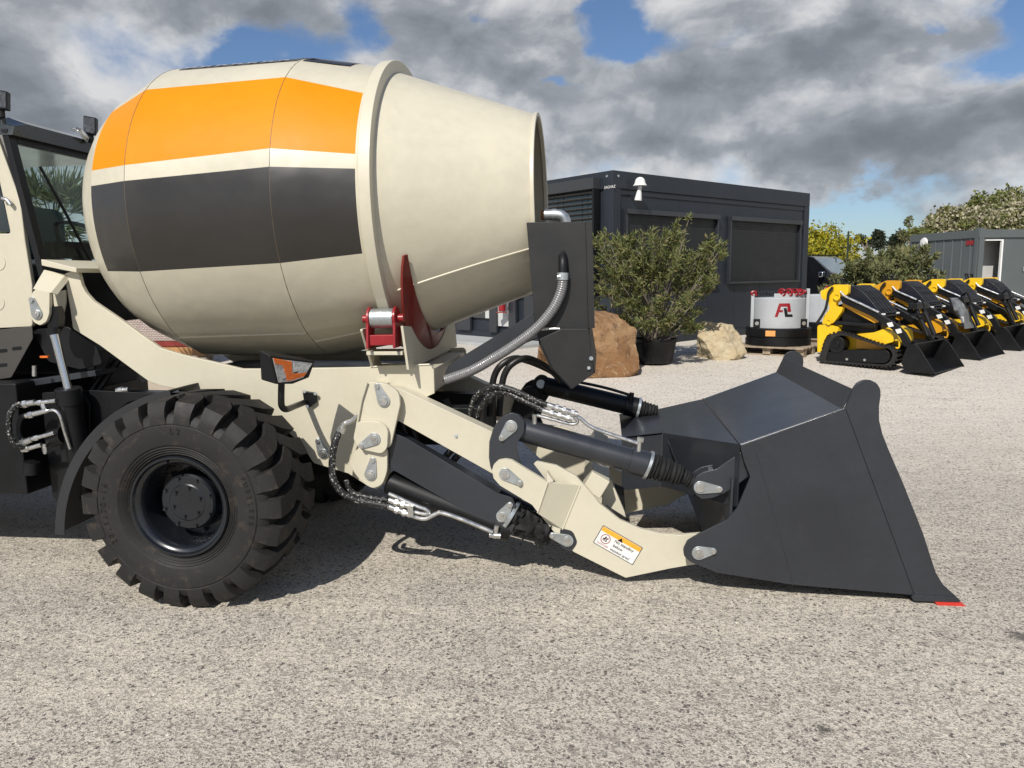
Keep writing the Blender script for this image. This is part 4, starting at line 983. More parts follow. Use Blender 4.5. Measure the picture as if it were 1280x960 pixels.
# mushroom-shaped white vent
u, z = WR.uz(788, 233); vc = WR.p(u, z, .22)
mb = MB(); mb.lathe([(a * .72, b * .72) for a, b in [(.19, .002), (.185, .04), (.165, .08), (.12, .115), (.06, .128), (.02, .140), (0, .165), (-.015, .168), (-.02, .14), (-.01, .05)]], vc + Vector((0, 0, .0)), (0, 0, 1), 28)
vent = mb.build('vent_cowl', WHITE, office, 40)
mb = MB(); mb.lathe([(a * .8, b * .72) for a, b in [(0, .045), (-.12, .052), (-.28, .085), (-.33, .09), (-.335, .07)]], vc, (.12, 0, 1), 20); mb.build('vent_pipe', WHITE, vent, 40)
mb = MB(); mb.bar(vc + Vector((0, 0, -.16)), vc + Vector((0, 0, -.16)) - WR.n * .22, .03, .03); mb.build('vent_bracket', WALLD, vent)
# corner bolts and small plate with the maker's lettering
mb = MB()
for w_, u in ((WR, .10), (WL, .10)): mb.cyl(w_.p(u, ZT - .09, .034), w_.p(u, ZT - .09, .045), .022, seg=12)
mb.build('corner_bolt', ZINC, office)
u0, z0 = WL.uz(764, 231); 
text_mesh('SAGNAZ', .066, WL.p(.165, ZT - .30, .036), -WL.d, (0, 0, 1), WHITE, 'corner_lettering', office, .001)
# slatted blind on the shaded face, with its box
zb1 = WL.uz(727, 240)[1]; zb0 = ZB + .95; ub0 = .28; ub1 = 2.9
mb = MB(); WL.quad(mb, .26, ub1, zb1, ZT - .10, .034, .22); bb = mb.build('blind_box', M('blind_box_paint', (.035, .038, .042), .5), office, 30, .006)
mb = MB(); i = 0; z = zb1 - .07
while z > zb0:
    mb.prism([WL.p(ub0 + .05, z, .09), WL.p(ub1 - .02, z, .09), WL.p(ub1 - .02, z + .022, .155), WL.p(ub0 + .05, z + .022, .155)], (0, 0, .004)); z -= .088
mb.build('blind_slats', SLAT, bb, 30)
mb = MB()
for u in (.32, .62, 1.25, 1.9): mb.cyl(WL.p(u, zb0, .12), WL.p(u, zb1, .12), .006, seg=6)
WL.quad(mb, .262, .30, zb0, zb1 - .002, .04, .20); mb.build('blind_guide', BLACK, bb)
mb = MB(); WL.quad(mb, .31, ub1, zb0, zb1, .035, .045); mb.build('blind_window', GLASS, bb)
# glazed doors further along the shaded face, low base and white reveal
mb = MB()
for a, b in ((575, 592), (616, 625), (640, 649), (660, 672)):
    u0 = WL.uz(b, 400)[0]; u1 = WL.uz(a, 400)[0]; WL.quad(mb, u0, u1, ZB + .165, ZB + 2.3, .034, .10)
mb.build('door_frame', DARK, office, 30, .004)
u0 = WL.uz(616, 400)[0]; u1 = WL.uz(592, 400)[0]; mb = MB(); WL.quad(mb, u0, u1, ZB + .45, ZB + 2.2, .034, .05); mb.build('glass_door', GLASS, office, 0)
mb = MB(); WL.quad(mb, u0 - .0, u0 + .18, ZB + .45, ZB + 2.2, .055, .06); WL.quad(mb, WL.uz(640, 400)[0], WL.uz(625, 400)[0], ZB + .3, ZB + 2.2, .034, .05); mb.build('door_notice', LIGHTG, office, 0)
ue, ze = WL.uz(637, 392)
ext_p = WL.p(ue, ZB + .62, .2)
mb = MB(); mb.lathe([(0, .05), (.01, .075), (.38, .075), (.44, .05), (.47, .022), (.50, .022)], ext_p, (0, 0, 1), 20, cap=True); ex = mb.build('fire_extinguisher', REDB, None, 35)
tag(ex, 'red fire extinguisher hung by the glazed door of the office cabin', 'fire extinguisher')
mb = MB(); mb.cyl(ext_p + Vector((0, 0, .5)), ext_p + Vector((0, 0, .55)), .02); mb.bar(ext_p + Vector((-.06, 0, .56)), ext_p + Vector((.05, 0, .56)), .015, .015); mb.tube([ext_p + Vector((.03, 0, .52)), ext_p + Vector((.10, -.03, .4)), ext_p + Vector((.08, -.03, .15))], .012); mb.build('valve', BLACK, ex)
mb = MB(); mb.bar(ext_p + Vector((0, 0, .3)), ext_p + Vector((0, 0, .3)) - WL.n * .2, .05, .08); mb.build('wall_bracket', RED, ex); mb = MB(); mb.bar(ext_p + Vector((-.12, 0, -.02)), ext_p + Vector((.1, 0, -.02)), .14, .02); mb.build('wall_bracket', RED, ex)
# pale concrete apron in front of the doors
mb = MB(); mb.prism([WL.p(1.5, ZB - .05, .04), WL.p(9, ZB - .05, .04), WL.p(9, ZB - .05, 1.1), WL.p(1.5, ZB - .05, 1.1)], (0, 0, .10))
ap = mb.build('pavement', M('pale_concrete', (.36, .37, .37), .85, bump=.2), None, 30, .01); ap['kind'] = 'structure'

# grey site container on the right
K0 = A(1225, 286, 22.0); KZ = K0.z; K0.z = ZB
KR = Wall(K0, 17.); KL = Wall(K0, 109.)
kl = KL.uz(1138, 300)[0]; kr = 6.0
site = thing('site_container', K0, 'mid grey site container with an open doorway below the flowering bank', 'container')
mb = MB(); inn = .12
d0, zt_ = KR.uz(1231, 299.5); d1 = KR.uz(1251, 320)[0]
# walls as separate slabs so that the doorway is a real opening
KL.quad(mb, 0, kl, ZB - .1, KZ - .24, -.08, 0)
KR.quad(mb, 0.08, d0, ZB - .1, KZ - .24, -.08, 0); KR.quad(mb, d1, kr, ZB - .1, KZ - .24, -.08, 0); KR.quad(mb, d0, d1, zt_, KZ - .24, -.08, 0)
far = Vector(KR.d) * kr
mb.prism([KL.p(0, ZB - .1, 0) + far, KL.p(kl, ZB - .1, 0) + far, KL.p(kl, KZ - .24, 0) + far, KL.p(0, KZ - .24, 0) + far], KR.d * -.08)
bk = KL.d * kl; mb.prism([KR.p(.08, ZB - .1) + bk, KR.p(kr - .08, ZB - .1) + bk, KR.p(kr - .08, KZ - .24) + bk, KR.p(.08, KZ - .24) + bk], KL.d * -.08)
mb.build('shell', WALLG, site, 30)
mb = MB(); mb.prism([KR.p(-.04, KZ - .24, .04), KR.p(kr, KZ - .24, .04), KR.p(kr, KZ - .24, .04) + bk, KR.p(-.04, KZ - .24, .04) + bk], (0, 0, .22)); mb.build('roof', WALLG, site, 30, .01)
mb = MB(); KR.quad(mb, -.02, .12, ZB, KZ + .03, .001, .05); KL.quad(mb, -.0, .12, ZB, KZ + .03, .001, .045); mb.build('corner_post', WALLG, site, 30, .006)
mb = MB()
for k in range(int(kl / .32)): KL.quad(mb, .25 + k * .32, .29 + k * .32, ZB, KZ - .25, .0005, .018)
mb.build('wall_ribs', M('rib_grey', (.12, .13, .14), .5), site, 30)
mb = MB(); m_in = LIGHTG
mb.prism([KR.p(d0 - .1, ZB, -.55), KR.p(d1 + 1.2, ZB, -.55), KR.p(d1 + 1.2, KZ - .3, -.55), KR.p(d0 - .1, KZ - .3, -.55)], -KR.n * .03); mb.build('inner_wall', LIGHTG, site)
mb = MB(); KR.quad(mb, d1 - .05, d1, ZB, zt_, .001, .06); KR.quad(mb, d0, d1, zt_ - .03, zt_, .001, .05); mb.build('door_frame', WHITE, site, 30)
mb = MB(); KR.quad(mb, d1 + .02, d1 + .92, ZB + .05, zt_ - .02, .004, .045); dl = mb.build('door', WALLG, site, 30, .004)
mb = MB(); u, z = KR.uz(1276, 336); mb.cyl(KR.p(u, z - .06, .09), KR.p(u, z + .06, .09), .015); mb.build('handle', ZINC, dl)
mb = MB(); KL.quad(mb, .16, .42, KZ - .42, KZ - .30, .019, .024); mb.build('red_sticker', REDB, site, 0)
u, z = KL.uz(1157, 303); mb = MB(); mb.lathe([(0, .12), (.03, .14), (.07, .12), (.09, .001)], KL.p(u, z, .02), KL.n, 24); mb.build('round_lamp', WHITE, site)

# ================================================================ plants
def leafmat(name, cols, rough=.55, trans=.25):
    m, t, b = newmat(name)
    rnd = t.new('ShaderNodeNewGeometry').outputs['Random Per Island']
    n = len(cols); t.set(b.inputs['Base Color'], t.ramp(rnd, [(i / max(1, n - 1), c) for i, c in enumerate(cols)]))
    b.inputs['Roughness'].default_value = rough; b.inputs['Specular IOR Level'].default_value = .35
    if trans:
        tr = t.new('ShaderNodeBsdfTranslucent'); t.set(tr.inputs[0], t.ramp(rnd, [(i / max(1, n - 1), tuple(min(1, x * 1.3) for x in c)) for i, c in enumerate(cols)]))
        mx = t.new('ShaderNodeMixShader'); mx.inputs[0].default_value = trans
        o = t.n['Material Output']; t.l.new(b.outputs[0], mx.inputs[1]); t.l.new(tr.outputs[0], mx.inputs[2]); t.l.new(mx.outputs[0], o.inputs[0])
    return m
OLE = leafmat('oleander_leaf', [(.075, .10, .03), (.145, .165, .052), (.20, .21, .075), (.12, .145, .05), (.27, .22, .10)])
OLV = leafmat('olive_bush_leaf', [(.09, .11, .045), (.16, .18, .075), (.21, .22, .095), (.13, .14, .06), (.22, .18, .10)])
GOR = leafmat('yellow_flower', [(.35, .30, .02), (.22, .24, .03), (.48, .40, .02), (.12, .15, .03)])
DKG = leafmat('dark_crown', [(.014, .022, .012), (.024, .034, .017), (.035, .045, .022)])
GRN = leafmat('bank_leaf', [(.10, .12, .03), (.15, .17, .045), (.20, .21, .065), (.13, .14, .045)])
BLO = leafmat('white_blossom', [(.42, .38, .27), (.52, .47, .35), (.34, .31, .20), (.16, .17, .06), (.47, .43, .31)])
GRS = leafmat('tall_grass_blade', [(.14, .16, .05), (.22, .22, .08), (.28, .26, .12), (.16, .17, .055)])
BARK = M('bark', (.16, .135, .11), .9, var=.3, vscale=20)

def add_leaf(verts, faces, p, d, L, wd, rnd):
    d = d.normalized(); a = Vector((rnd.gauss(0, 1), rnd.gauss(0, 1), rnd.gauss(0, 1))); x = d.cross(a)
    if x.length < 1e-3: return
    x.normalize(); n = d.cross(x); i = len(verts)
    verts += [p, p + d * L * .45 + x * wd / 2 + n * wd * .15, p + d * L - n * L * .12, p + d * L * .45 - x * wd / 2 + n * wd * .15]
    faces.append((i, i + 1, i + 2, i + 3))
def mesh_of(name, verts, faces, mat, parent=None):
    me = bpy.data.meshes.new(name); me.from_pydata([tuple(v) for v in verts], [], faces); me.materials.append(mat); me.update()
    o = bpy.data.objects.new(name, me); COL.objects.link(o)
    if parent is not None: adopt(o, parent)
    return o
def shrub(parent, base, height, rx, ry, nstem, nleaf, L, wd, lm, seed, lowest=.12, stem_r=.016, flat=.9):
    """a many-stemmed shrub: stems fan out from the base, fork twice, and carry leaf sprays at the tips"""
    rnd = random.Random(seed); V, Fc = [], []; mb = MB(); tips = []
    for i in range(nstem):
        an = rnd.uniform(0, 2 * PI); sp = math.sqrt(rnd.uniform(0.02, 1)); h = height * (1 - .45 * sp ** 2.2 * flat) * rnd.uniform(.55, 1.02)
        if rnd.random() < .28: h = height * rnd.uniform(lowest, .45); sp = rnd.uniform(.5, 1)
        tip = base + Vector((math.cos(an) * rx * sp, math.sin(an) * ry * sp, h))
        mid = base.lerp(tip, .5) + Vector((rnd.gauss(0, .05), rnd.gauss(0, .05), h * .10 - .06 * sp)) * 1.0
        b0 = base + Vector((rnd.gauss(0, .05), rnd.gauss(0, .05), 0))
        mb.tube([b0, b0.lerp(mid, .5) + Vector((rnd.gauss(0, .02), rnd.gauss(0, .02), 0)), mid, tip], lambda t, r=stem_r: r * (1 - .75 * t), 5, 2)
        tips.append((tip, (tip - mid).normalized()))
        for k in range(3):
            s = mid.lerp(tip, rnd.uniform(.05, .8)); dv = (tip - mid).normalized() + Vector((rnd.gauss(0, .55), rnd.gauss(0, .55), rnd.gauss(.1, .3)))
            e = s + dv.normalized() * rnd.uniform(.10, .26) * height * .55
            mb.tube([s, s.lerp(e, .5) + Vector((0, 0, .02)), e], lambda t, r=stem_r: r * .45 * (1 - .6 * t), 4, 2)
            tips.append((e, (e - s).normalized()))
    mb.build('stems', BARK, parent, 60)
    per = max(1, nleaf // len(tips))
    for tip, d in tips:
        for k in range(per):
            p = tip - d * abs(rnd.gauss(0, .11)) * height * .5 + Vector((rnd.gauss(0, .02), rnd.gauss(0, .02), rnd.gauss(0, .02)))
            dv = d * rnd.uniform(.2, 1.) + Vector((rnd.gauss(0, .6), rnd.gauss(0, .6), rnd.gauss(.05, .5)))
            add_leaf(V, Fc, p, dv, L * rnd.uniform(.6, 1.15), wd * rnd.uniform(.7, 1.2), rnd)
    mesh_of('leaves', V, Fc, lm, parent)
def crown(name, parent, clumps, n, L, wd, mat, seed, up=.2):
    rnd = random.Random(seed); V, Fc = [], []; tot = sum(r[1] ** 2 for r in clumps)
    for c, r, *sc_ in clumps:
        sz = sc_[0] if sc_ else .8
        sub = [(Vector((rnd.gauss(0, 1), rnd.gauss(0, 1), rnd.gauss(0, 1))).normalized() * rnd.uniform(.45, 1.0), rnd.uniform(.22, .42)) for _ in range(26)]
        for i in range(int(n * r * r / tot)):
            q, rr = rnd.choice(sub); v = q + Vector((rnd.gauss(0, 1), rnd.gauss(0, 1), rnd.gauss(0, 1))) * rr * .5
            p = Vector(c) + Vector((v.x * r, v.y * r, v.z * r * sz))
            add_leaf(V, Fc, p, Vector((rnd.gauss(0, 1), rnd.gauss(0, 1), rnd.gauss(up, 1))), L * rnd.uniform(.6, 1.3), wd * rnd.uniform(.7, 1.3), rnd)
    return mesh_of(name, V, Fc, mat, parent)
def trunk(parent, base, top, r, clumps, name='trunk'):
    mb = MB(); mb.tube([base, base.lerp(top, .5) + Vector((r, 0, 0)), top], lambda t: r * (1.1 - .6 * t), 7, 3)
    for c, rr, *_ in clumps:
        s = base.lerp(top, .75); mb.tube([s, s.lerp(Vector(c), .6), Vector(c)], lambda t: r * .5 * (1 - .7 * t), 5, 2)
    mb.build(name, BARK, parent, 60)

# potted oleander between the boulders
pc = G(819, 457) + Vector((.0, .33, 0)); pc.z = gz(pc.y)
pot = thing('potted_shrub', pc, 'bushy olive-green shrub with narrow leaves in a round black pot between two boulders', 'potted shrub')
mb = MB(); mb.lathe([(0, .27), (.02, .29), (.30, .335), (.33, .36), (.37, .36), (.37, .33), (.31, .31), (.30, .0)], pc, (0, 0, 1), 36); mb.build('pot', BLACK, pot, 35)
shrub(pot, pc + Vector((0, 0, .28)), 2.08, 1.06, .95, 90, 12500, .11, .026, OLE, 11, lowest=.03, flat=.62, stem_r=.019)
# second shrub behind the loaders
p2 = G(1112, 392); s2 = (15.6 / p2.y); p2 = EYE + (p2 - EYE) * s2; p2.z = ZB
sh2 = thing('wide_shrub', p2, 'wide pale-green shrub growing behind the row of yellow loaders', 'shrub')
shrub(sh2, p2, 1.78, 1.12, .9, 90, 17000, .12, .048, OLV, 5, lowest=.2, flat=.35)
p3 = A(1052, 360, 15.0); p3.z = ZB; sh3 = thing('low_shrub', p3, 'low dull-green shrub beside the black pickup truck', 'shrub')
shrub(sh3, p3, 1.35, .5, .5, 22, 2600, .11, .04, OLV, 9)
# yellow flowering bush beyond the pickup
yb = A(1030, 330, 34.); yb.z = ZB
ybt = thing('flowering_bush', yb, 'bright yellow flowering bush beyond the black pickup truck', 'bush')
cl = [(A(1012, 306, 34), 1.0), (A(1032, 302, 34.5), 1.0), (A(1050, 309, 34), .8), (A(1022, 318, 33.6), 1.1), (A(1045, 322, 33.8), .9), (A(995, 310, 34), 1.0)]
crown('crown', ybt, cl, 5200, .16, .10, GOR, 21); trunk(ybt, yb, yb + Vector((0, 0, 1.0)), .08, cl)
# far trees on the skyline
for i, (x, y, Y, r, lab) in enumerate(((1084, 296, 85, .95, 'smaller dark round-topped tree on the skyline beside the yellow bush'), (1119, 296, 80, 1.15, 'broader dark tree on the skyline between the small dark one and the thin one'), (1141, 282, 70, .95, 'thin upright grey-green tree on the skyline beside the flowering bank'))):
    c = A(x, y, Y); b = Vector((c.x, c.y, ZB)); tr = thing('skyline_tree', b, lab, 'tree', 'trees on the skyline')
    rr = random.Random(40 + i)
    if i < 2: cl = [(c + Vector((rr.uniform(-1, 1) * r, rr.uniform(-1, 1), rr.uniform(-1.1, .35) * r * .6)), r * rr.uniform(.45, .7)) for _ in range(7)]
    else: cl = [(c + Vector((rr.uniform(-.7, .9) * r * 1.2, 0, rr.uniform(-1.3, .8) * r)), r * rr.uniform(.3, .45), 1.3) for _ in range(8)]
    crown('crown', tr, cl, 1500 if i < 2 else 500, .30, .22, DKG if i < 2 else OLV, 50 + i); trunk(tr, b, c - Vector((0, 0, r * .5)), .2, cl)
# far hedge line closing the horizon
V, Fc = [], []; rnd = random.Random(77)
for i in range(9000):
    x = rnd.uniform(-260, 190); Y = rnd.uniform(125, 150); h = 3.0 + 1.6 * mnoise.noise(Vector((x * .05, 3, 0))) + .9 * mnoise.noise(Vector((x * .22, 8, 0)))
    add_leaf(V, Fc, Vector((x, Y, ZB + rnd.uniform(0, 1) ** .7 * h)), Vector((rnd.gauss(0, 1), rnd.gauss(0, 1), rnd.gauss(0, 1))), 1.5, 1.2, rnd)
hl = mesh_of('far_hedgerow', V, Fc, DKG); hl['kind'] = 'stuff'
# flowering bank: a hill with blossoming bushes and tall grass
def bank_h(x, y):
    # ridge that climbs from left to right
    t = (x - 11.5) / 13.; t = max(0., min(1.6, t)); s = t ** .75
    f = max(0., min(1., (y - 27.5) / 6.)); f = f * f * (3 - 2 * f)
    return ZB + 4.5 * s * f + .25 * mnoise.noise(Vector((x * .3, y * .3, 1))) * f
bm = bmesh.new(); gx = [9 + i * .8 for i in range(60)]; gy = [26 + i * .8 for i in range(30)]; gr = [[bm.verts.new((x, y, bank_h(x, y) - .02)) for x in gx] for y in gy]
for a, b in zip(gr, gr[1:]):
    for i in range(len(gx) - 1): bm.faces.new([a[i], a[i + 1], b[i + 1], b[i]])
me = bpy.data.meshes.new('hill'); bm.to_mesh(me); bm.free(); me.materials.append(M('bank_soil', (.10, .095, .04), .95, var=.4, vscale=2, bump=.5, bscale=10)); me.shade_smooth()
ho = bpy.data.objects.new('hill', me); COL.objects.link(ho); ho['kind'] = 'structure'
V, Fc = [], []; rnd = random.Random(5)
for i in range(34000):
    x = rnd.uniform(10.5, 32); y = rnd.uniform(27.5, 40); z = bank_h(x, y)
    if z < ZB + .3: continue
    hh = rnd.uniform(.3, .7) * (1.9 if y > 32.5 else 1)
    d = Vector((rnd.gauss(0, .18), rnd.gauss(0, .18), 1)); add_leaf(V, Fc, Vector((x, y, z - .03)), d, hh, .05, rnd)
gs = mesh_of('bank_grass', V, Fc, GRS); gs['kind'] = 'stuff'
labs = ['small cream-blossomed bush at the low end of the bank', 'broad bush thick with cream blossom above the container door', 'cream-blossomed bush beside the green crest bushes of the bank', 'mostly green leafy bush between the blossoming ones on the bank', 'green bush on the crest of the bank below the tall grass', 'pale blossoming bush low behind the container roof', 'blossoming bush just above the long side roof of the grey container', 'blossoming bush in the middle of the bank between the green bush and the container corner', 'blossoming bush low on the bank over the far end of the container door side', 'tiny green bush where the bank starts, beside the thin upright tree']
for i, (x, y, Y, r, m_, k) in enumerate(((1178, 283, 30.5, .62, BLO, 900), (1208, 276, 31, .85, BLO, 1900), (1264, 266, 31.5, 1.1, BLO, 2400), (1236, 262, 32, .9, GRN, 1700), (1276, 252, 33, .8, GRN, 1500), (1240, 280, 30, .9, BLO, 1500), (1192, 288, 30.2, .7, BLO, 1000), (1226, 270, 31, .8, BLO, 1400), (1278, 284, 30.4, .9, BLO, 1400), (1158, 293, 30.2, .45, GRN, 700))):
    c = A(x, y, Y); b = Vector((c.x, c.y, bank_h(c.x, c.y))); bt = thing('bank_bush', b, labs[i], 'bush', 'bushes on the flowering bank')
    rr = random.Random(i); cl = [(c + Vector((rr.uniform(-1, 1) * r, rr.uniform(-.3, .3), rr.uniform(-.6, .5) * r * .6)), r * rr.uniform(.45, .7)) for _ in range(7)]
    crown('crown', bt, cl, k, .14, .11, m_, 90 + i)
    if m_ is BLO: crown('leaves', bt, cl, k // 2, .16, .10, GRN, 190 + i)
    trunk(bt, b, c, .06, cl)

# ================================================================ boulders
def boulder(name, c, d, seed, mat, label):
    bm = bmesh.new(); bmesh.ops.create_icosphere(bm, subdivisions=5, radius=1)
    rnd = random.Random(seed); planes = []
    for ax_ in ((1, 0, .1), (-1, .1, 0), (0, 1, 0), (0, -1, .12), (.05, 0, 1), (0, 0, -1), (.6, -.6, .35), (-.5, -.6, .5), (.7, .2, .6), (-.7, -.2, -.4)):
        planes.append((Vector(ax_).normalized() + Vector((rnd.gauss(0, .10), rnd.gauss(0, .10), rnd.gauss(0, .10)))).normalized())
    for v in bm.verts:
        n = v.co.normalized(); r = min(1.42, min((.92 if abs(p.z) < .8 else .88) / max(1e-3, n.dot(p)) for p in planes))
        r *= 1 + .10 * mnoise.noise(n * 1.9 + Vector((seed, 0, 0))) + .06 * mnoise.noise(n * 4.5 + Vector((0, seed, 0))) + .035 * mnoise.noise(n * 11) + .018 * mnoise.noise(n * 24)
        v.co = Vector((n.x * r * d[0], n.y * r * d[1], n.z * r * d[2]))
    me = bpy.data.meshes.new(name); bm.to_mesh(me); bm.free(); me.materials.append(mat); me.shade_smooth()
    me.set_sharp_from_angle(angle=math.radians(38))
    o = bpy.data.objects.new(name, me); COL.objects.link(o); o.location = c; o.rotation_euler = (0, 0, rnd.uniform(-.3, .3)); return tag(o, label, 'boulder')
def stone(name, a, b_, c_, vein):
    m, t, b = newmat(name); co = t.new('ShaderNodeTexCoord').outputs['Object']
    n1 = t.noise(co, 2.2, 8, .65, .6); n2 = t.noise(co, 9, 8, .7); n3 = t.voro(co, 3.5, 'DISTANCE_TO_EDGE')
    col = t.mix(t.rng(n1, .38, .62), a, b_); col = t.mix(t.rng(n2, .5, .68), col, c_); col = t.mix(t.math('MULTIPLY', t.rng(t.noise(co, 4, 9, .75, 1.2), .56, .66), .6), col, vein)
    t.set(b.inputs['Base Color'], col); b.inputs['Roughness'].default_value = .9
    h = t.math('ADD', t.math('MULTIPLY', n2, .6), t.math('MULTIPLY', t.noise(co, 30, 5, .7), .4)); t.set(b.inputs['Normal'], t.bump(h, .9, .05)); return m
c = G(735, 470); boulder('brown_boulder', c + Vector((-.05, .42, .40)), (.74, .5, .54), 3, stone('ochre_stone', (.22, .11, .045), (.31, .19, .095), (.13, .07, .035), (.44, .34, .22)), 'large rust-brown boulder beside the black pot, partly behind the mixer chute')
c = G(898, 450); boulder('pale_boulder', c + Vector((.03, .32, .26)), (.33, .33, .32), 8, stone('pale_stone', (.46, .37, .23), (.52, .45, .31), (.38, .30, .19), (.22, .16, .10)), 'smaller pale cream boulder between the potted shrub and the pallet')

# ================================================================ pallets with steel drums
def pallet(c, rz, label):
    t_ = thing('wooden_pallet', c, label, 'pallet', 'wooden pallets under the steel drums'); R3 = Matrix.Rotation(rz, 3, 'Z')
    def bx(lst, name):
        m = MB()
        for x, y, z, a, b, h in lst: m.box(c + R3 @ Vector((x, y, z)), (a, b, h), R3)
        m.build(name, WOOD, t_, 30, .003)
    bx([(0, -.52 + i * .173, .132, 1.2, .12, .022) for i in range(7)], 'deck_boards')
    for i in (-.53, 0, .53): bx([(i, j, .065, .12, .14, .086) for j in (-.45, 0, .45)], 'blocks'); bx([(i, 0, .111, .12, 1.1, .02)], 'stringer_board')
    for j in (-.45, 0, .45): bx([(0, j, .011, 1.2, .1, .022)], 'bottom_board')
    return t_
def steel_drum(c, label, face, seed):
    t_ = thing('steel_drum', c, label, 'steel drum', 'light grey steel drums on pallets')
    m = MB(); m.lathe([(0, .50), (.01, .515), (.10, .515), (.11, .50), (.14, .50), (.15, .515), (.27, .515), (.285, .50), (.285, .42)], c, (0, 0, 1), 56, cap=True); m.build('base_ring', BLACK, t_, 30)
    m = MB(); m.lathe([(.286, .425), (.755, .42), (.765, .41), (.765, .375), (.60, .37), (.60, .01)], c, (0, 0, 1), 56); body = m.build('body', GREYP, t_, 30)
    f = Vector((math.cos(face), math.sin(face), 0)); sd = Vector((-f.y, f.x, 0))    # sd points to the right as seen
    if sd.x < 0: sd = -sd
    # raised collar on the right half, flanks with brackets
    m = MB(); ring_ = []
    for i in range(15):
        a = -1.9 + 2.2 * i / 14; u = f * math.cos(a) - sd * math.sin(a); ring_.append([c + u * r + Vector((0, 0, z)) for r, z in ((.40, .74), (.40, .84), (.36, .84), (.36, .74))])
    m.loft(ring_); m.build('raised_collar', GREYP, t_, 30, .004)
    for s in (-1, 1):
        m = MB(); q = c + sd * (.425 * s) + f * .10 + Vector((0, 0, .55)); m.bar(q - Vector((0, 0, .26)), q + Vector((0, 0, .28 if s < 0 else .36)), .05, .13, f)
        m.build('side_post', GREYP, t_, 30, .004)
    for s in (-1, 1):
        m = MB(); q = c + sd * (.36 * s) + f * .25 + Vector((0, 0, .36)); m.box(q, (.10, .10, .14), Matrix.Rotation(face, 3, 'Z')); o = m.build('lug_box', BLACK, t_, 30, .006)
        m = MB(); m.cyl(q + f * .05, q + f * .065, .03); m.build('bolt', ZINC, o)
    rr = random.Random(seed)
    m = MB()
    for i in range(7):
        a = -.5 + i * .28; u = f * math.cos(a + .5) + sd * math.sin(a + .5) * (1); p = c + u * .38 + Vector((0, 0, .855)); q = Vector((rr.gauss(0, 1), rr.gauss(0, 1), rr.gauss(0, .5))).normalized()
        x, y = m.frame(q); m.tube([p + (x * math.cos(b) + y * math.sin(b)) * .055 for b in [2 * PI * k / 12 for k in range(12)]], .016, 6, 0)
        m.cyl(p + q * .03, p - q * .03, .028, seg=8)
    p = c - sd * .42 + f * .15 + Vector((0, 0, .80)); m.tube([p, p + Vector((-.03, 0, .05)), p + Vector((.03, 0, .07)), p + Vector((.05, 0, .0))], .02, 6); m.build('red_shackles', REDB, t_, 40)
    m = MB()
    for k in range(9):
        p = c + (-sd * (.36 - k * .07) + f * (.24 + k * .015)) + Vector((0, 0, .80 + .008 * k + .02 * abs(4 - k) * .5)); q = sd if k % 2 else f; x, y = m.frame(q.cross(Vector((0, 0, 1))).normalized())
        m.tube([p + (x * math.cos(b) * .032 + y * math.sin(b) * .02) for b in [2 * PI * j / 10 for j in range(11)]], .007, 5, 0)
    m.build('chain', BLACK, t_, 40)
    # emblem: open red A and black L, curved to the drum
    def cp(x, z, o): a = x / .422; return c + (f * math.cos(a) + sd * math.sin(a)) * (.4235 + o) + Vector((0, 0, z))
    def glyph(lst, o=0.):
        m2 = MB()
        for quad in lst:
            n_ = 6; L0, L1 = (quad[0], quad[3]), (quad[1], quad[2])
            for i in range(n_):
                def lp_(s0, s1, k): return (s0[0] + (s1[0] - s0[0]) * k / n_, s0[1] + (s1[1] - s0[1]) * k / n_)
                a, b = lp_(quad[0], quad[1], i), lp_(quad[0], quad[1], i + 1); d, e = lp_(quad[3], quad[2], i), lp_(quad[3], quad[2], i + 1)
                m2.face([cp(*a, o), cp(*b, o), cp(*e, o), cp(*d, o)])
        return m2
    z0 = .47
    glyph([[(-.10, z0), (-.055, z0), (.0, z0 + .20), (-.045, z0 + .20)], [(-.05, z0 + .165), (.135, z0 + .165), (.125, z0 + .215), (-.038, z0 + .215)], [(.09, z0 + .08), (.15, z0 + .08), (.125, z0 + .215), (.085, z0 + .215)], [(-.06, z0 + .075), (.02, z0 + .075), (.02, z0 + .11), (-.045, z0 + .11)]], .002).build('emblem_red', REDB, body, 0)
    glyph([[(.055, z0 + .005), (.105, z0 + .005), (.075, z0 + .14), (.03, z0 + .14)], [(.06, z0), (.18, z0), (.17, z0 + .04), (.065, z0 + .04)]], .004).build('emblem_black', BLACK, body, 0)
    m2 = MB(); a0 = -.32
    def cq(x, z, o): a = x / .515; o += .008; return c + (f * math.cos(a) + sd * math.sin(a)) * (.515 + o) + Vector((0, 0, z))
    m2.face([cq(-.24, .165, .003), cq(-.09, .165, .003), cq(-.09, .255, .003), cq(-.24, .255, .003)]); m2.build('orange_plate', M('orange_sticker', (.7, .33, .10), .5), body, 0)
    return t_
pp = G(979, 446) + Vector((.03, .55, 0)); pp.z = gz(pp.y)
pallet(pp, -.55, 'weathered wooden pallet carrying the fully visible grey steel drum')
face = math.atan2(-pp.y, -pp.x) + .10
steel_drum(pp + Vector((0, 0, .145)), 'light grey steel drum on black base ring with its whole emblem and orange plate showing', face, 1)
pq = pp + Vector((1.12, 1.5, 0)); pq.z = gz(pq.y)
pallet(pq, -.5, 'wooden pallet mostly hidden behind the first yellow loader'); steel_drum(pq + Vector((0, 0, .145)), 'light grey steel drum mostly hidden behind the first yellow loader', face + 1.2, 2)

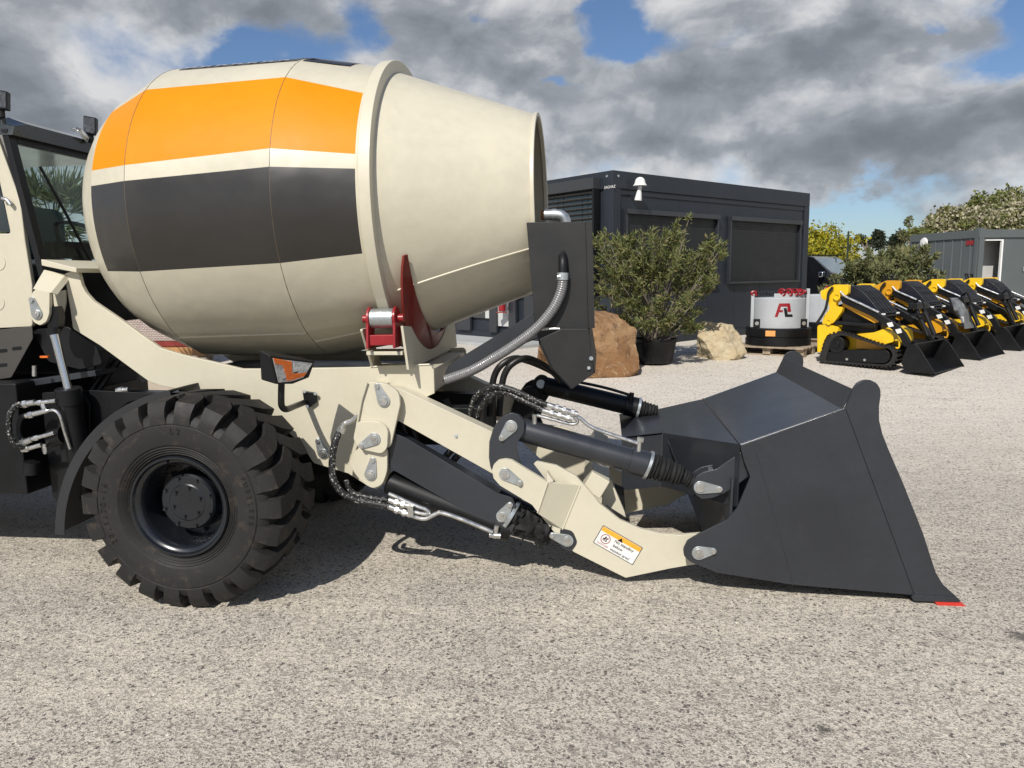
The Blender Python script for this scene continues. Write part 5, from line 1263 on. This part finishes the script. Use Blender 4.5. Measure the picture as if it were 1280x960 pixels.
# ================================================================ tracked mini loaders
LYAW = -42.
lf = Vector((math.cos(math.radians(LYAW)), math.sin(math.radians(LYAW)), 0)); ll = Vector((-lf.y, lf.x, 0))
L0 = G(1026, 455.5); HW = .47
def LP(u, v):
    """crop pixel of the loader close-up -> (forward, height) on the loader's near side plane"""
    d = ray(1020 + u / 6.857, 340 + v / 6.857); t_ = (L0 - EYE).dot(ll) / d.dot(ll); p = EYE + d * t_
    return (p - L0).dot(lf), p.z - L0.z
loader = thing('mini_loader', (0, 0, 0), 'bright yellow tracked mini loader beside the grey drums, its whole side and track in view', 'mini loader', 'tracked mini loaders parked in a row')
def ls(name, lst, y0, y1, mat, parent=None, rnd=.02, bevel=.004):
    pts = [Vector((a, y0, z)) for a, z in (LP(u, v) for u, v in lst)]
    m = MB(); m.prism(round_poly(pts, rnd, 3) if rnd else pts, (0, y1 - y0, 0)); return m.build(name, mat, parent or loader, 30, bevel)
W0, W1 = -HW, HW
ls('chassis', [(5, 455), (120, 450), (180, 470), (190, 525), (480, 525), (560, 480), (640, 520), (655, 620), (560, 650), (90, 690), (5, 690)], W0 + .20, W1 - .20, YELLOW)
ls('side_panel', [(5, 455), (90, 452), (180, 470), (188, 525), (90, 540), (60, 600), (40, 690), (5, 690)], W0 + .02, W0 + .20, YELLOW)
ls('side_panel', [(330, 535), (480, 520), (565, 490), (640, 520), (650, 600), (560, 625)], W0 + .06, W0 + .2, YELLOW)
ls('side_panel', [(310, 560), (560, 640), (540, 680), (300, 660)], W0 + .14, W0 + .2, OCHRE)
for sgn in (-1, 1):
    y0 = W0 if sgn < 0 else W1 - .18
    trk = [(30, 772), (36, 735), (75, 600), (110, 540), (175, 518), (260, 530), (560, 625), (660, 650), (695, 695), (690, 750), (650, 800), (600, 812)]
    base = [LP(u, v) for u, v in trk]
    pts = round_poly([Vector((a, y0, z)) for a, z in base], .09, 5)
    cen = sum(pts, Vector()) / len(pts)
    m = MB(); inner_ = [cen + (p - cen) * .86 for p in pts]
    for i in range(len(pts)):
        j = (i + 1) % len(pts); o_ = Vector((0, .18, 0))
        a, b, d_, e_ = pts[i], pts[j], inner_[j], inner_[i]
        m.face([a, b, b + o_, a + o_]); m.face([e_, d_, d_ + o_, e_ + o_]); m.face([a, b, d_, e_]); m.face([a + o_, b + o_, d_ + o_, e_ + o_])
    # rubber cleats all round
    per = [(pts[(i + 1) % len(pts)] - pts[i]).length for i in range(len(pts))]; L_ = sum(per); ncl = 46
    for k in range(ncl):
        s_ = L_ * k / ncl; i = 0
        while s_ > per[i]: s_ -= per[i]; i += 1
        p = pts[i].lerp(pts[(i + 1) % len(pts)], s_ / per[i]); tn = (pts[(i + 1) % len(pts)] - pts[i]).normalized(); nn = Vector((tn.z, 0, -tn.x))
        if nn.dot(p - cen) < 0: nn = -nn
        m.prism([p - tn * .014 - nn * .01, p + tn * .014 - nn * .01, p + tn * .010 + nn * .022, p - tn * .010 + nn * .022], (0, .18, 0))
    tr = m.build('track', RUBBER, loader, 30)
    ye = y0 + (.03 if sgn < 0 else .15); 
    m = MB(); q = [Vector((a, y0 + .02, z)) for a, z in (LP(u, v) for u, v in ((85, 690), (180, 672), (590, 668), (630, 700), (625, 750), (590, 785), (90, 768), (60, 735)))]
    m.prism(round_poly(q, .05, 4), (0, .14, 0)); m.build('track_guard', BLACK, tr, 30, .006)
    a, z = LP(170, 622); m = MB(); m.cyl((a, y0 + .005, z), (a, y0 + .17, z), .125, seg=28); m.cyl((a, y0 - .012, z), (a, y0 + .01, z), .055, seg=20); m.build('sprocket', BLACK, tr, 30, .006)
    m = MB()
    for u, v in ((75, 735), (262, 748), (414, 755)): a, z = LP(u, v); m.cyl((a, y0 + .005, z), (a, y0 + .02, z), .018, seg=10)
    m.build('bolt', ZINC, tr)
for sgn in (-1, 1):
    ya, yb_ = (W0 + .02, W0 + .10) if sgn < 0 else (W1 - .10, W1 - .02)
    tw_ = ls('riser_tower', [(30, 165), (150, 108), (272, 110), (268, 185), (215, 235), (165, 262), (165, 300), (225, 300), (215, 340), (150, 430), (110, 452), (45, 448), (60, 380), (110, 320), (100, 250), (40, 230)], ya, yb_, YELLOW)
    for u, v, r in ((178, 212, .055), (110, 428, .045)):
        m = MB(); a, z = LP(u, v); m.lathe([(-.02, r), (-.03, r * .95), (-.03, r * .62), (-.015, r * .55), (-.015, .001)], (a, ya if sgn < 0 else yb_, z), (0, 1 if sgn < 0 else -1, 0), 20)
        m.build('pivot_boss', YELLOW, tw_, 30)
    ls('link_strip', [(215, 240), (240, 250), (505, 395), (520, 430), (490, 440), (215, 290)], ya + .02, yb_ - .02, OCHRE, tw_, .01)
    m = MB(); a, z = LP(145, 437); b, z2 = LP(490, 462); m.cyl((a, (ya + yb_) / 2, z), (b, (ya + yb_) / 2, z2), .035); m.build('lift_cylinder', BLACK, tw_)
    ls('lift_arm', [(205, 205), (235, 212), (500, 335), (600, 395), (700, 455), (760, 520), (805, 600), (800, 640), (760, 640), (720, 560), (650, 490), (540, 420), (470, 375), (225, 262)], ya - .03, yb_ - .04, BLACK)
    m = MB()
    for u, v in ((640, 450), (712, 505)): 
        q = [LP(u - 30, v - 12), LP(u + 15, v - 22), LP(u + 30, v + 14), LP(u - 12, v + 24)]
        if sgn < 0: m.prism([Vector((a, ya - .032, z)) for a, z in q], (0, -.002, 0))
    if sgn < 0: m.build('white_sticker', WHITE, loader, 0)
    m = MB(); yy = ya - .04 if sgn < 0 else yb_ + .01; m.tube([Vector((a, yy, z)) for a, z in (LP(215, 165), LP(235, 190), LP(270, 215), LP(400, 275), LP(545, 345))], .016, 8); m.build('steel_pipe', ZINC, loader)
    m = MB(); m.tube([Vector((a, yy, z)) for a, z in (LP(150, 130), LP(115, 175), LP(105, 240), LP(85, 320), LP(40, 400), LP(10, 440))], .02, 7); m.build('hydraulic_hose', HOSE, loader)
    ls('engine_side', [(195, 330), (205, 305), (245, 300), (420, 410), (495, 445), (490, 510), (440, 525), (195, 505)], W0 + .11 if sgn < 0 else W1 - .13, W0 + .13 if sgn < 0 else W1 - .11, BLACK)
# rear rear-panel, hood grille, control pod
def LPo(u, v, y):
    d = ray(1020 + u / 6.857, 340 + v / 6.857); o_ = L0 + ll * (y + HW); t_ = (o_ - EYE).dot(ll) / d.dot(ll); p = EYE + d * t_
    return (p - o_).dot(lf), p.z - o_.z
HY = .27
hood = [(272, 112), (330, 124), (400, 168), (445, 215), (485, 262), (530, 318), (565, 360), (535, 378), (440, 340), (272, 240)]
m = MB(); m.prism(round_poly([Vector((a, -HY, z)) for a, z in (LPo(u, v, -HY) for u, v in hood)], .03, 3), (0, 2 * HY, 0)); hd = m.build('hood', M('hood_grille', (.012, .014, .022), .42), loader, 30, .006)
m = MB()
top = [LPo(u, v, -HY) for u, v in ((330, 124), (400, 168), (445, 215), (485, 262), (530, 318), (565, 360))]
for (a, z), (b, z2) in zip(top, top[1:]):
    for k in range(3):
        t0 = (k + .25) / 3; p = Vector((a + (b - a) * t0, 0, z + (z2 - z) * t0)); dd = Vector((b - a, 0, z2 - z)).normalized(); nn = Vector((-dd.z, 0, dd.x))
        for j in range(5):
            y = -HY + .055 + j * .108; m.box(p + nn * .004 + Vector((0, y, 0)), (.045, .085, .01), Matrix.Rotation(-math.atan2(dd.z, dd.x), 3, 'Y'))
m.build('grille_slots', BLACK, hd, 30)
ls('engine_block', [(60, 300), (250, 260), (500, 400), (500, 520), (200, 520), (60, 440)], W0 + .22, W1 - .22, BLACK)
m = MB(); a, z = LP(60, 190); m.box((a + .05, 0, z + .06), (.22, .6, .05)); 
for y in (-.18, -.06, .12, .2): m.cyl((a + .02, y, z + .06), (a - .02, y, z + .2), .014, seg=8); m.sphere((a - .02, y, z + .21), .022, 8)
m.build('control_pod', BLACK, loader, 30, .006)
m = MB(); a, z = LPo(560, 366, -HY); m.box((a, 0, z - .02), (.08, 2 * HY, .03)); m.build('bumper_bar', BLACK, loader, 30, .006)
for y in (-HY + .03, HY - .03):
    m = MB(); m.box((a + .01, y, z + .005), (.06, .05, .025)); m.build('white_clip', WHITE, loader, 30, .006)
m = MB(); a, z = LP(665, 625); m.tube([Vector((a, W0 + .05, z + .06)), Vector((a + .05, W0 + .05, z + .06)), Vector((a + .05, W0 + .05, z - .04)), Vector((a, W0 + .05, z - .04))], .012, 7); m.build('grab_handle', YELLOW, loader)
# quick hitch, tilt cylinder and bucket
m = MB(); a, z = LP(760, 300); b, z2 = LP(870, 560)
m.cyl((a, -.12, z), (b, -.12, z2), .03); m.cyl((a, .12, z), (b, .12, z2), .03); m.box((a, 0, z), (.12, .4, .08)); m.tube([Vector((a, -.15, z + .05)), Vector((a + .10, -.2, z + .1)), Vector((a + .15, -.2, z - .08)), Vector((a - .02, -.25, z - .12))], .014, 7)
m.build('tilt_cylinder', BLACK, loader)
bx0 = LP(750, 775)[0]
bq = [(745, 775), (760, 730), (805, 620), (860, 612), (905, 650), (1040, 865), (1020, 872), (790, 850)]
prof_b = [LP(u, v) for u, v in bq]
BW = .54
m = MB()
for y in (-BW, BW - .015): m.prism([Vector((a, y, z)) for a, z in prof_b], (0, .015, 0))
def bs_(i, j, th=.015):
    a, b = [Vector((prof_b[k][0], -BW + .015, prof_b[k][1])) for k in (i, j)]; d = (b - a).normalized(); n_ = Vector((-d.z, 0, d.x)) * th
    m.prism([a, b, b + n_, a + n_], (0, 2 * BW - .03, 0))
bs_(2, 1); bs_(1, 0); bs_(0, 7); bs_(7, 6); bs_(3, 2)
m.build('bucket', BLACK, loader, 30, .003)
# place the first one and copy the rest
loader.location = L0 + ll * HW; loader.location.z = L0.z
loader.rotation_euler = (0, 0, math.radians(LYAW))
labels = ['ochre tracked mini loader with a crumpled grey plastic cover hanging at its front', 'yellow tracked mini loader between the ochre one and the one ending the row', 'yellow tracked mini loader ending the row, beside the grey container door']
swap = {YELLOW.name: OCHRE}
for k in range(3):
    r = loader.copy(); COL.objects.link(r); r['label'] = labels[k]
    r.location = loader.location + ll * (1.77 * (k + 1)) + lf * (.04 * k); r.location.z = gz(r.location.y) - .01
    for ch in [o for o in COL.objects if o.parent is loader]:
        c2 = ch.copy(); COL.objects.link(c2); c2.parent = r
        for g in [o for o in COL.objects if o.parent is ch]: g2 = g.copy(); COL.objects.link(g2); g2.parent = c2
        if k == 0:
            for o in [c2] + [x for x in COL.objects if x.parent is c2]:
                for i, sl_ in enumerate(o.material_slots):
                    if sl_.material is YELLOW: sl_.link = 'OBJECT'; sl_.material = OCHRE
    if k == 0:
        m = MB(); a, z = LP(800, 330); rn_ = random.Random(4)
        m.loft([[Vector((a - .1 + .05 * j + (.06 + .05 * math.sin(j)) * math.cos(2 * PI * i / 14) * rn_.uniform(.7, 1.2), -.36 + (.09 + .02 * j) * math.sin(2 * PI * i / 14) * rn_.uniform(.7, 1.2), z + .08 - .09 * j)) for i in range(14)] for j in range(6)])
        wv = m.build('plastic_cover', M('grey_plastic', (.11, .115, .12), .35, var=.4, vscale=12, bump=.6, bscale=30), None, 20); wv.parent = r

# ================================================================ pickup truck
def pickup():
    Yp = 24.; o = A(1011, 330, Yp); o = Vector((o.x, o.y, ZB)); rz = math.radians(-42)
    t_ = thing('pickup_truck', o, 'black pickup truck parked between the office cabin and the wide shrub', 'pickup truck')
    R3 = Matrix.Rotation(rz, 3, 'Z'); P = lambda x, y, z: o + R3 @ Vector((x, y, z))
    GL2 = glass('car_window', (.03, .042, .05)); paint = M('black_car_paint', (.006, .0065, .008), .2, var=.1, coat=.8)
    # side outline: x forward
    prof_ = [(-2.9, .55), (-2.9, 1.10), (-1.2, 1.12), (-1.0, 1.14), (-.85, 1.62), (-.6, 1.76), (.35, 1.80), (.55, 1.76), (1.25, 1.18), (2.2, 1.08), (2.55, .95), (2.6, .55), (2.1, .42), (-2.4, .42)]
    m = MB(); rings_ = []
    for y, k in ((-.93, .0), (-.90, 1.), (.90, 1.), (.93, .0)):
        rings_.append([P(x, y * (1 if z < 1.2 else .86), z) for x, z in prof_])
    m.loft(rings_); body = m.build('body', paint, t_, 40, .02)
    m = MB()
    for s in (-1, 1):
        y = s * .815; m.face([P(-.72, y * 1.04, 1.2), P(.0, y * 1.04, 1.2), P(.0, y * 1.0, 1.66), P(-.62, y, 1.64)]); m.face([P(.06, y * 1.04, 1.2), P(1.0, y * 1.04, 1.2), P(.52, y, 1.68), P(.06, y, 1.68)])
    m.build('side_window', GL2, t_, 0)
    m = MB(); d = Vector((1.25 - .55, 0, 1.18 - 1.76)); nv = R3 @ Vector((.58, 0, .70)).normalized() * .006
    m.face([P(.60, -.72, 1.72) + nv, P(.60, .72, 1.72) + nv, P(1.22, .80, 1.205) + nv, P(1.22, -.80, 1.205) + nv]); m.build('windscreen', glass('car_screen', (.07, .12, .15)), t_, 0)
    for s in (-1, 1):
        m = MB(); m.box(P(.95, s * 1.04, 1.26), (.12, .20, .16), R3); mi_ = m.build('mirror', CHROME, t_, 30, .03)
        m = MB(); m.box(P(2.5, s * .66, .9), (.16, .36, .18), R3); m.build('headlight', LENS, t_, 30, .03)
        m = MB(); m.box(P(.1, s * .925, .98), (.16, .04, .03), R3); m.build('door_handle', CHROME, t_, 30, .008)
    m = MB(); m.box(P(2.58, 0, .78), (.05, .9, .26), R3); m.build('grille', CHROME, t_, 30, .01)
    m = MB(); m.box(P(0, -.70, 1.83), (1.4, .04, .03), R3); m.box(P(0, .70, 1.83), (1.4, .04, .03), R3); m.build('roof_rail', BLACK, t_, 30, .01)
    for x in (-1.9, 1.7):
        for s in (-1, 1):
            m = MB(); ax_ = R3 @ Vector((0, s, 0)); m.lathe([(-.12, .24), (-.12, .36), (-.09, .39), (.09, .39), (.12, .36), (.12, .24)], P(x, s * .82, .39), ax_, 32); w_ = m.build('wheel', RUBBER, t_, 35)
            m = MB(); m.lathe([(.10, .24), (.06, .22), (.09, .06), (.09, .001)], P(x, s * .82, .39), ax_, 24); m.build('rim', ZINC, w_, 35)
pickup()

# ================================================================ things glimpsed behind the mixer
b0 = G(165, 462); R3 = Matrix.Rotation(.1, 3, 'Z')
stk = thing('brick_stack', b0, 'stack of pale pinkish blocks strapped on a timber base behind the mixer', 'brick stack')
m_b, t_, b_ = newmat('pink_blocks'); co_ = t_.new('ShaderNodeTexCoord').outputs['Object']
br = t_.new('ShaderNodeTexBrick'); br.inputs['Scale'].default_value = 9; br.inputs['Color1'].default_value = (.42, .33, .29, 1); br.inputs['Color2'].default_value = (.5, .42, .38, 1); br.inputs['Mortar'].default_value = (.12, .10, .09, 1); br.inputs['Mortar Size'].default_value = .04
mp_ = t_.new('ShaderNodeMapping'); mp_.inputs['Rotation'].default_value = (PI / 2, 0, 0); t_.l.new(co_, mp_.inputs['Vector']); t_.l.new(mp_.outputs[0], br.inputs['Vector']); t_.l.new(br.outputs['Color'], b_.inputs['Base Color']); b_.inputs['Roughness'].default_value = .9
mb = MB(); mb.box(b0 + Vector((0, .5, .74)), (2.0, .9, .58)); mb.build('blocks', m_b, stk, 30, .01)
mb = MB(); mb.box(b0 + Vector((0, .5, .405)), (2.05, .95, .08)); mb.build('strap_board', RED, stk, 30, .004)
mb = MB(); mb.box(b0 + Vector((0, .5, .27)), (2.05, .92, .18)); mb.build('timber_base', M('orange_timber', (.42, .22, .09), .85, var=.25, vscale=8), stk, 30, .004)
for x in (-.8, 0, .8):
    mb = MB(); mb.box(b0 + Vector((x, .5, .09)), (.14, .9, .18)); mb.build('bearer', WOOD, stk, 30, .004)
g0 = G(165, 512); mb = MB(); q = g0 + Vector((0, .25, .30)); mb.box(q, (1.6, .4, .6)); mb.box(q + Vector((0, 0, .32)), (1.5, .12, .04))
cb = mb.build('concrete_block', M('beige_concrete', (.36, .31, .25), .9, var=.12, vscale=3, bump=.3, bscale=30), None, 30, .02); tag(cb, 'low beige concrete block standing on the yard behind the mixer frame', 'concrete block')
# fence posts beside the yellow bush
for x, y0, y1, lab in ((1058, 290, 345, 'thin dark green fence post behind the pickup, in front of the yellow bush'),):
    p = A(x, y1, 26.); mb = MB(); mb.cyl((p.x, p.y, ZB), (p.x, p.y, A(x, y0, 26.).z), .03, seg=10); mb.cyl((p.x, p.y, A(x, y0, 26.).z), (p.x, p.y, A(x, y0, 26.).z + .03), .036, .01, seg=10); fp = mb.build('fence_post', M('green_post', (.02, .035, .025), .5), None, 40); tag(fp, lab, 'fence post')

# fan palm that shows through the cab glass
pb = A(66, 285, 8.6); pg = Vector((pb.x, pb.y, gz(pb.y)))
palm = thing('fan_palm', pg, 'spiky green palm standing behind the cab and seen through its glass', 'palm')
mb = MB(); mb.tube([pg, pg.lerp(pb, .5) + Vector((.03, 0, 0)), pb], lambda t: .10 - .02 * t, 10, 3); mb.build('trunk', BARK, palm)
V, Fc = [], []; rnd = random.Random(12)
for i in range(46):
    an = rnd.uniform(0, 2 * PI); el_ = rnd.uniform(-.5, 1.45); d = Vector((math.cos(an) * math.cos(el_), math.sin(an) * math.cos(el_), math.sin(el_)))
    s0 = pb + d * .12; hub = pb + d * rnd.uniform(.3, .5); side = d.cross(Vector((rnd.gauss(0, .3), rnd.gauss(0, .3), 1))).normalized()
    i0 = len(V); w_ = side * .008; V += [s0 - w_, s0 + w_, hub + w_, hub - w_]; Fc.append((i0, i0 + 1, i0 + 2, i0 + 3))
    for k in range(22):
        f = (k - 10.5) / 10.5 * 1.25; dv = d * math.cos(f) + side * math.sin(f) + Vector((rnd.gauss(0, .06), rnd.gauss(0, .06), -.08 + rnd.gauss(0, .06)))
        add_leaf(V, Fc, hub, dv, rnd.uniform(.38, .55) * (1 - .25 * abs(f)), .022, rnd)
mesh_of('fronds', V, Fc, leafmat('palm_frond', [(.03, .05, .018), (.06, .085, .03), (.11, .13, .05), (.22, .22, .12)]), palm)
# ---------------------------------------------------------------- camera, sun and sky
cam = bpy.data.cameras.new('camera'); cam.sensor_width = 36; cam.lens = 36 * F / 1280
cam.clip_start = .05; cam.clip_end = 3000
co = bpy.data.objects.new('camera', cam); COL.objects.link(co)
mm = ROT.to_4x4(); mm.translation = EYE; co.matrix_world = mm; sc.camera = co

SUN = Vector((-.21, -.80, .79)).normalized()      # towards the sun
sl = bpy.data.lights.new('sun', 'SUN'); sl.energy = 4.7; sl.angle = math.radians(.53); sl.color = (1, .945, .86)
so = bpy.data.objects.new('sun', sl); COL.objects.link(so); so.location = (0, 0, 30)
so.rotation_euler = SUN.to_track_quat('Z', 'Y').to_euler()

w = bpy.data.worlds.new('World'); sc.world = w; w.use_nodes = True
t = NT(w.node_tree); t.n.clear()
out = t.new('ShaderNodeOutputWorld'); bg = t.new('ShaderNodeBackground')
sky = t.new('ShaderNodeTexSky', sky_type='NISHITA'); sky.sun_disc = False
sky.sun_elevation = math.asin(SUN.z); sky.sun_rotation = math.atan2(SUN.x, SUN.y)
sky.air_density = 1.0; sky.dust_density = .6; sky.ozone_density = 1.6
bg.inputs['Strength'].default_value = .085
# clouds: laid out by compass direction and height above the horizon
geo = t.new('ShaderNodeTexCoord').outputs['Generated']
sep = t.new('ShaderNodeSeparateXYZ'); t.set(sep.inputs[0], geo)
dx, dy, dz = sep.outputs
az = t.math('ARCTAN2', dx, dy); el = t.math('ARCSINE', dz)
def comb(a, b, c=0.):
    n = t.new('ShaderNodeCombineXYZ'); t.set(n.inputs[0], a); t.set(n.inputs[1], b); t.set(n.inputs[2], c); return n.outputs[0]
# cloud space: the direction itself, squeezed in height so that the clouds lie in layers
def cloudvec(lift):
    z = t.math('ADD', dz, lift)
    return comb(t.math('MULTIPLY', dx, 1.), t.math('MULTIPLY', dy, 1.), t.math('MULTIPLY', z, 1.55))
pv = cloudvec(0.)
wn = t.new('ShaderNodeTexNoise'); wn.inputs['Scale'].default_value = 3.2; wn.inputs['Detail'].default_value = 7; wn.inputs['Roughness'].default_value = .58
t.set(wn.inputs['Vector'], pv)
wsep = t.new('ShaderNodeSeparateColor'); t.set(wsep.inputs[0], wn.outputs['Color'])
waz = t.math('ADD', az, t.math('MULTIPLY', t.math('SUBTRACT', wsep.outputs[0], .5), .34))
wel = t.math('ADD', el, t.math('MULTIPLY', t.math('SUBTRACT', wsep.outputs[1], .5), .24))
def blob(px, py, sx, sy):
    """soft mound in the sky, centred where the survey photo has it (pixel sizes turned to angles)"""
    d = ray(px, py).normalized(); a0 = math.atan2(d.x, d.y); e0 = math.asin(d.z)
    qx = t.math('DIVIDE', t.math('SUBTRACT', waz, a0), sx / F); qy = t.math('DIVIDE', t.math('SUBTRACT', wel, e0), sy / F)
    r2 = t.math('ADD', t.math('MULTIPLY', qx, qx), t.math('MULTIPLY', qy, qy))
    return t.math('EXPONENT', t.math('MULTIPLY', r2, -1.))
def total(lst):
    acc = None
    for wgt, b in lst:
        m = t.math('MULTIPLY', b, wgt); acc = m if acc is None else t.math('ADD', acc, m)
    return acc
pvu = cloudvec(.022)
fb = t.noise(pv, 4.2, 8, .58, .25); fbu = t.noise(pvu, 4.2, 8, .58, .25)
fb2 = t.noise(pv, 13., 6, .55, .4); fb2u = t.noise(pvu, 13., 6, .55, .4)
front = t.rng(dy, -.1, .35)
gaps = total([(.62, blob(806, 22, 38, 44)), (.5, blob(842, 72, 52, 22)), (.55, blob(1262, 20, 40, 34)), (.5, blob(1258, 105, 55, 26)),
              (.62, blob(1080, 245, 110, 30)), (.3, blob(1010, 262, 90, 26)), (.36, blob(345, 50, 55, 26)), (.40, blob(432, 22, 32, 32)), (.45, blob(712, 118, 22, 14)), (.35, blob(600, 20, 0.1 + 20, 12)), (.35, blob(1130, 60, 18, 14)), (.4, blob(300, 75, 30, 20))])
thick = total([(.66, blob(1020, 92, 150, 36)), (.66, blob(590, 50, 120, 56)), (.3, blob(40, 150, 150, 70)), (.34, blob(900, 192, 170, 18)), (.22, blob(790, 175, 80, 36)),
               (.5, blob(230, 8, 110, 22)), (.35, blob(660, 120, 60, 40)), (.3, blob(1150, 190, 120, 30)), (.35, blob(-150, 60, 200, 120)), (.4, blob(1400, 150, 120, 60))])
D = t.math('SUBTRACT', t.math('ADD', t.math('MULTIPLY', fb, .75), t.math('MULTIPLY', fb2, .3)), -.10)
D = t.math('ADD', D, t.math('MULTIPLY', t.math('SUBTRACT', t.math('MULTIPLY', thick, .35), t.math('MULTIPLY', gaps, .75)), front))
D = t.math('SUBTRACT', D, t.math('MULTIPLY', t.math('SUBTRACT', 1., front), .08))
D = t.math('SUBTRACT', D, t.math('MULTIPLY', t.rng(el, .42, .75), .42))   # the clouds thin out overhead
mask = t.rng(D, .37, .63)
T = t.math('ADD', t.math('MULTIPLY', t.math('MULTIPLY', thick, front), .85), t.math('MULTIPLY', t.math('SUBTRACT', fb, .5), 1.7))
T = t.math('ADD', T, t.math('MULTIPLY', t.math('SUBTRACT', fb2, .5), .75))
lit = t.math('ADD', t.math('MULTIPLY', t.math('SUBTRACT', fb, fbu), 1.5), t.math('MULTIPLY', t.math('SUBTRACT', fb2, fb2u), .9))
T = t.math('SUBTRACT', t.math('SUBTRACT', T, lit), -.09)
shade = t.ramp(T, [(0., (1.0, 1.0, 1.0)), (.16, (.74, .765, .80)), (.34, (.47, .50, .545)), (.60, (.31, .34, .38)), (.95, (.215, .235, .265))])
K = 8.0
cl = t.mix(1., shade, (K, K, K), 'MULTIPLY')
skyc = t.mix(1., sky.outputs[0], (.80, .92, 1.10), 'MULTIPLY')
t.set(bg.inputs[0], t.mix(t.math('MULTIPLY', mask, .97), skyc, cl)); t.l.new(bg.outputs[0], out.inputs[0])

vs = sc.view_settings; vs.view_transform = 'Standard'; vs.look = 'None'; vs.exposure = .06; vs.gamma = 1; vs.use_curve_mapping = False
sc.cycles.max_bounces = 8; sc.cycles.transparent_max_bounces = 12
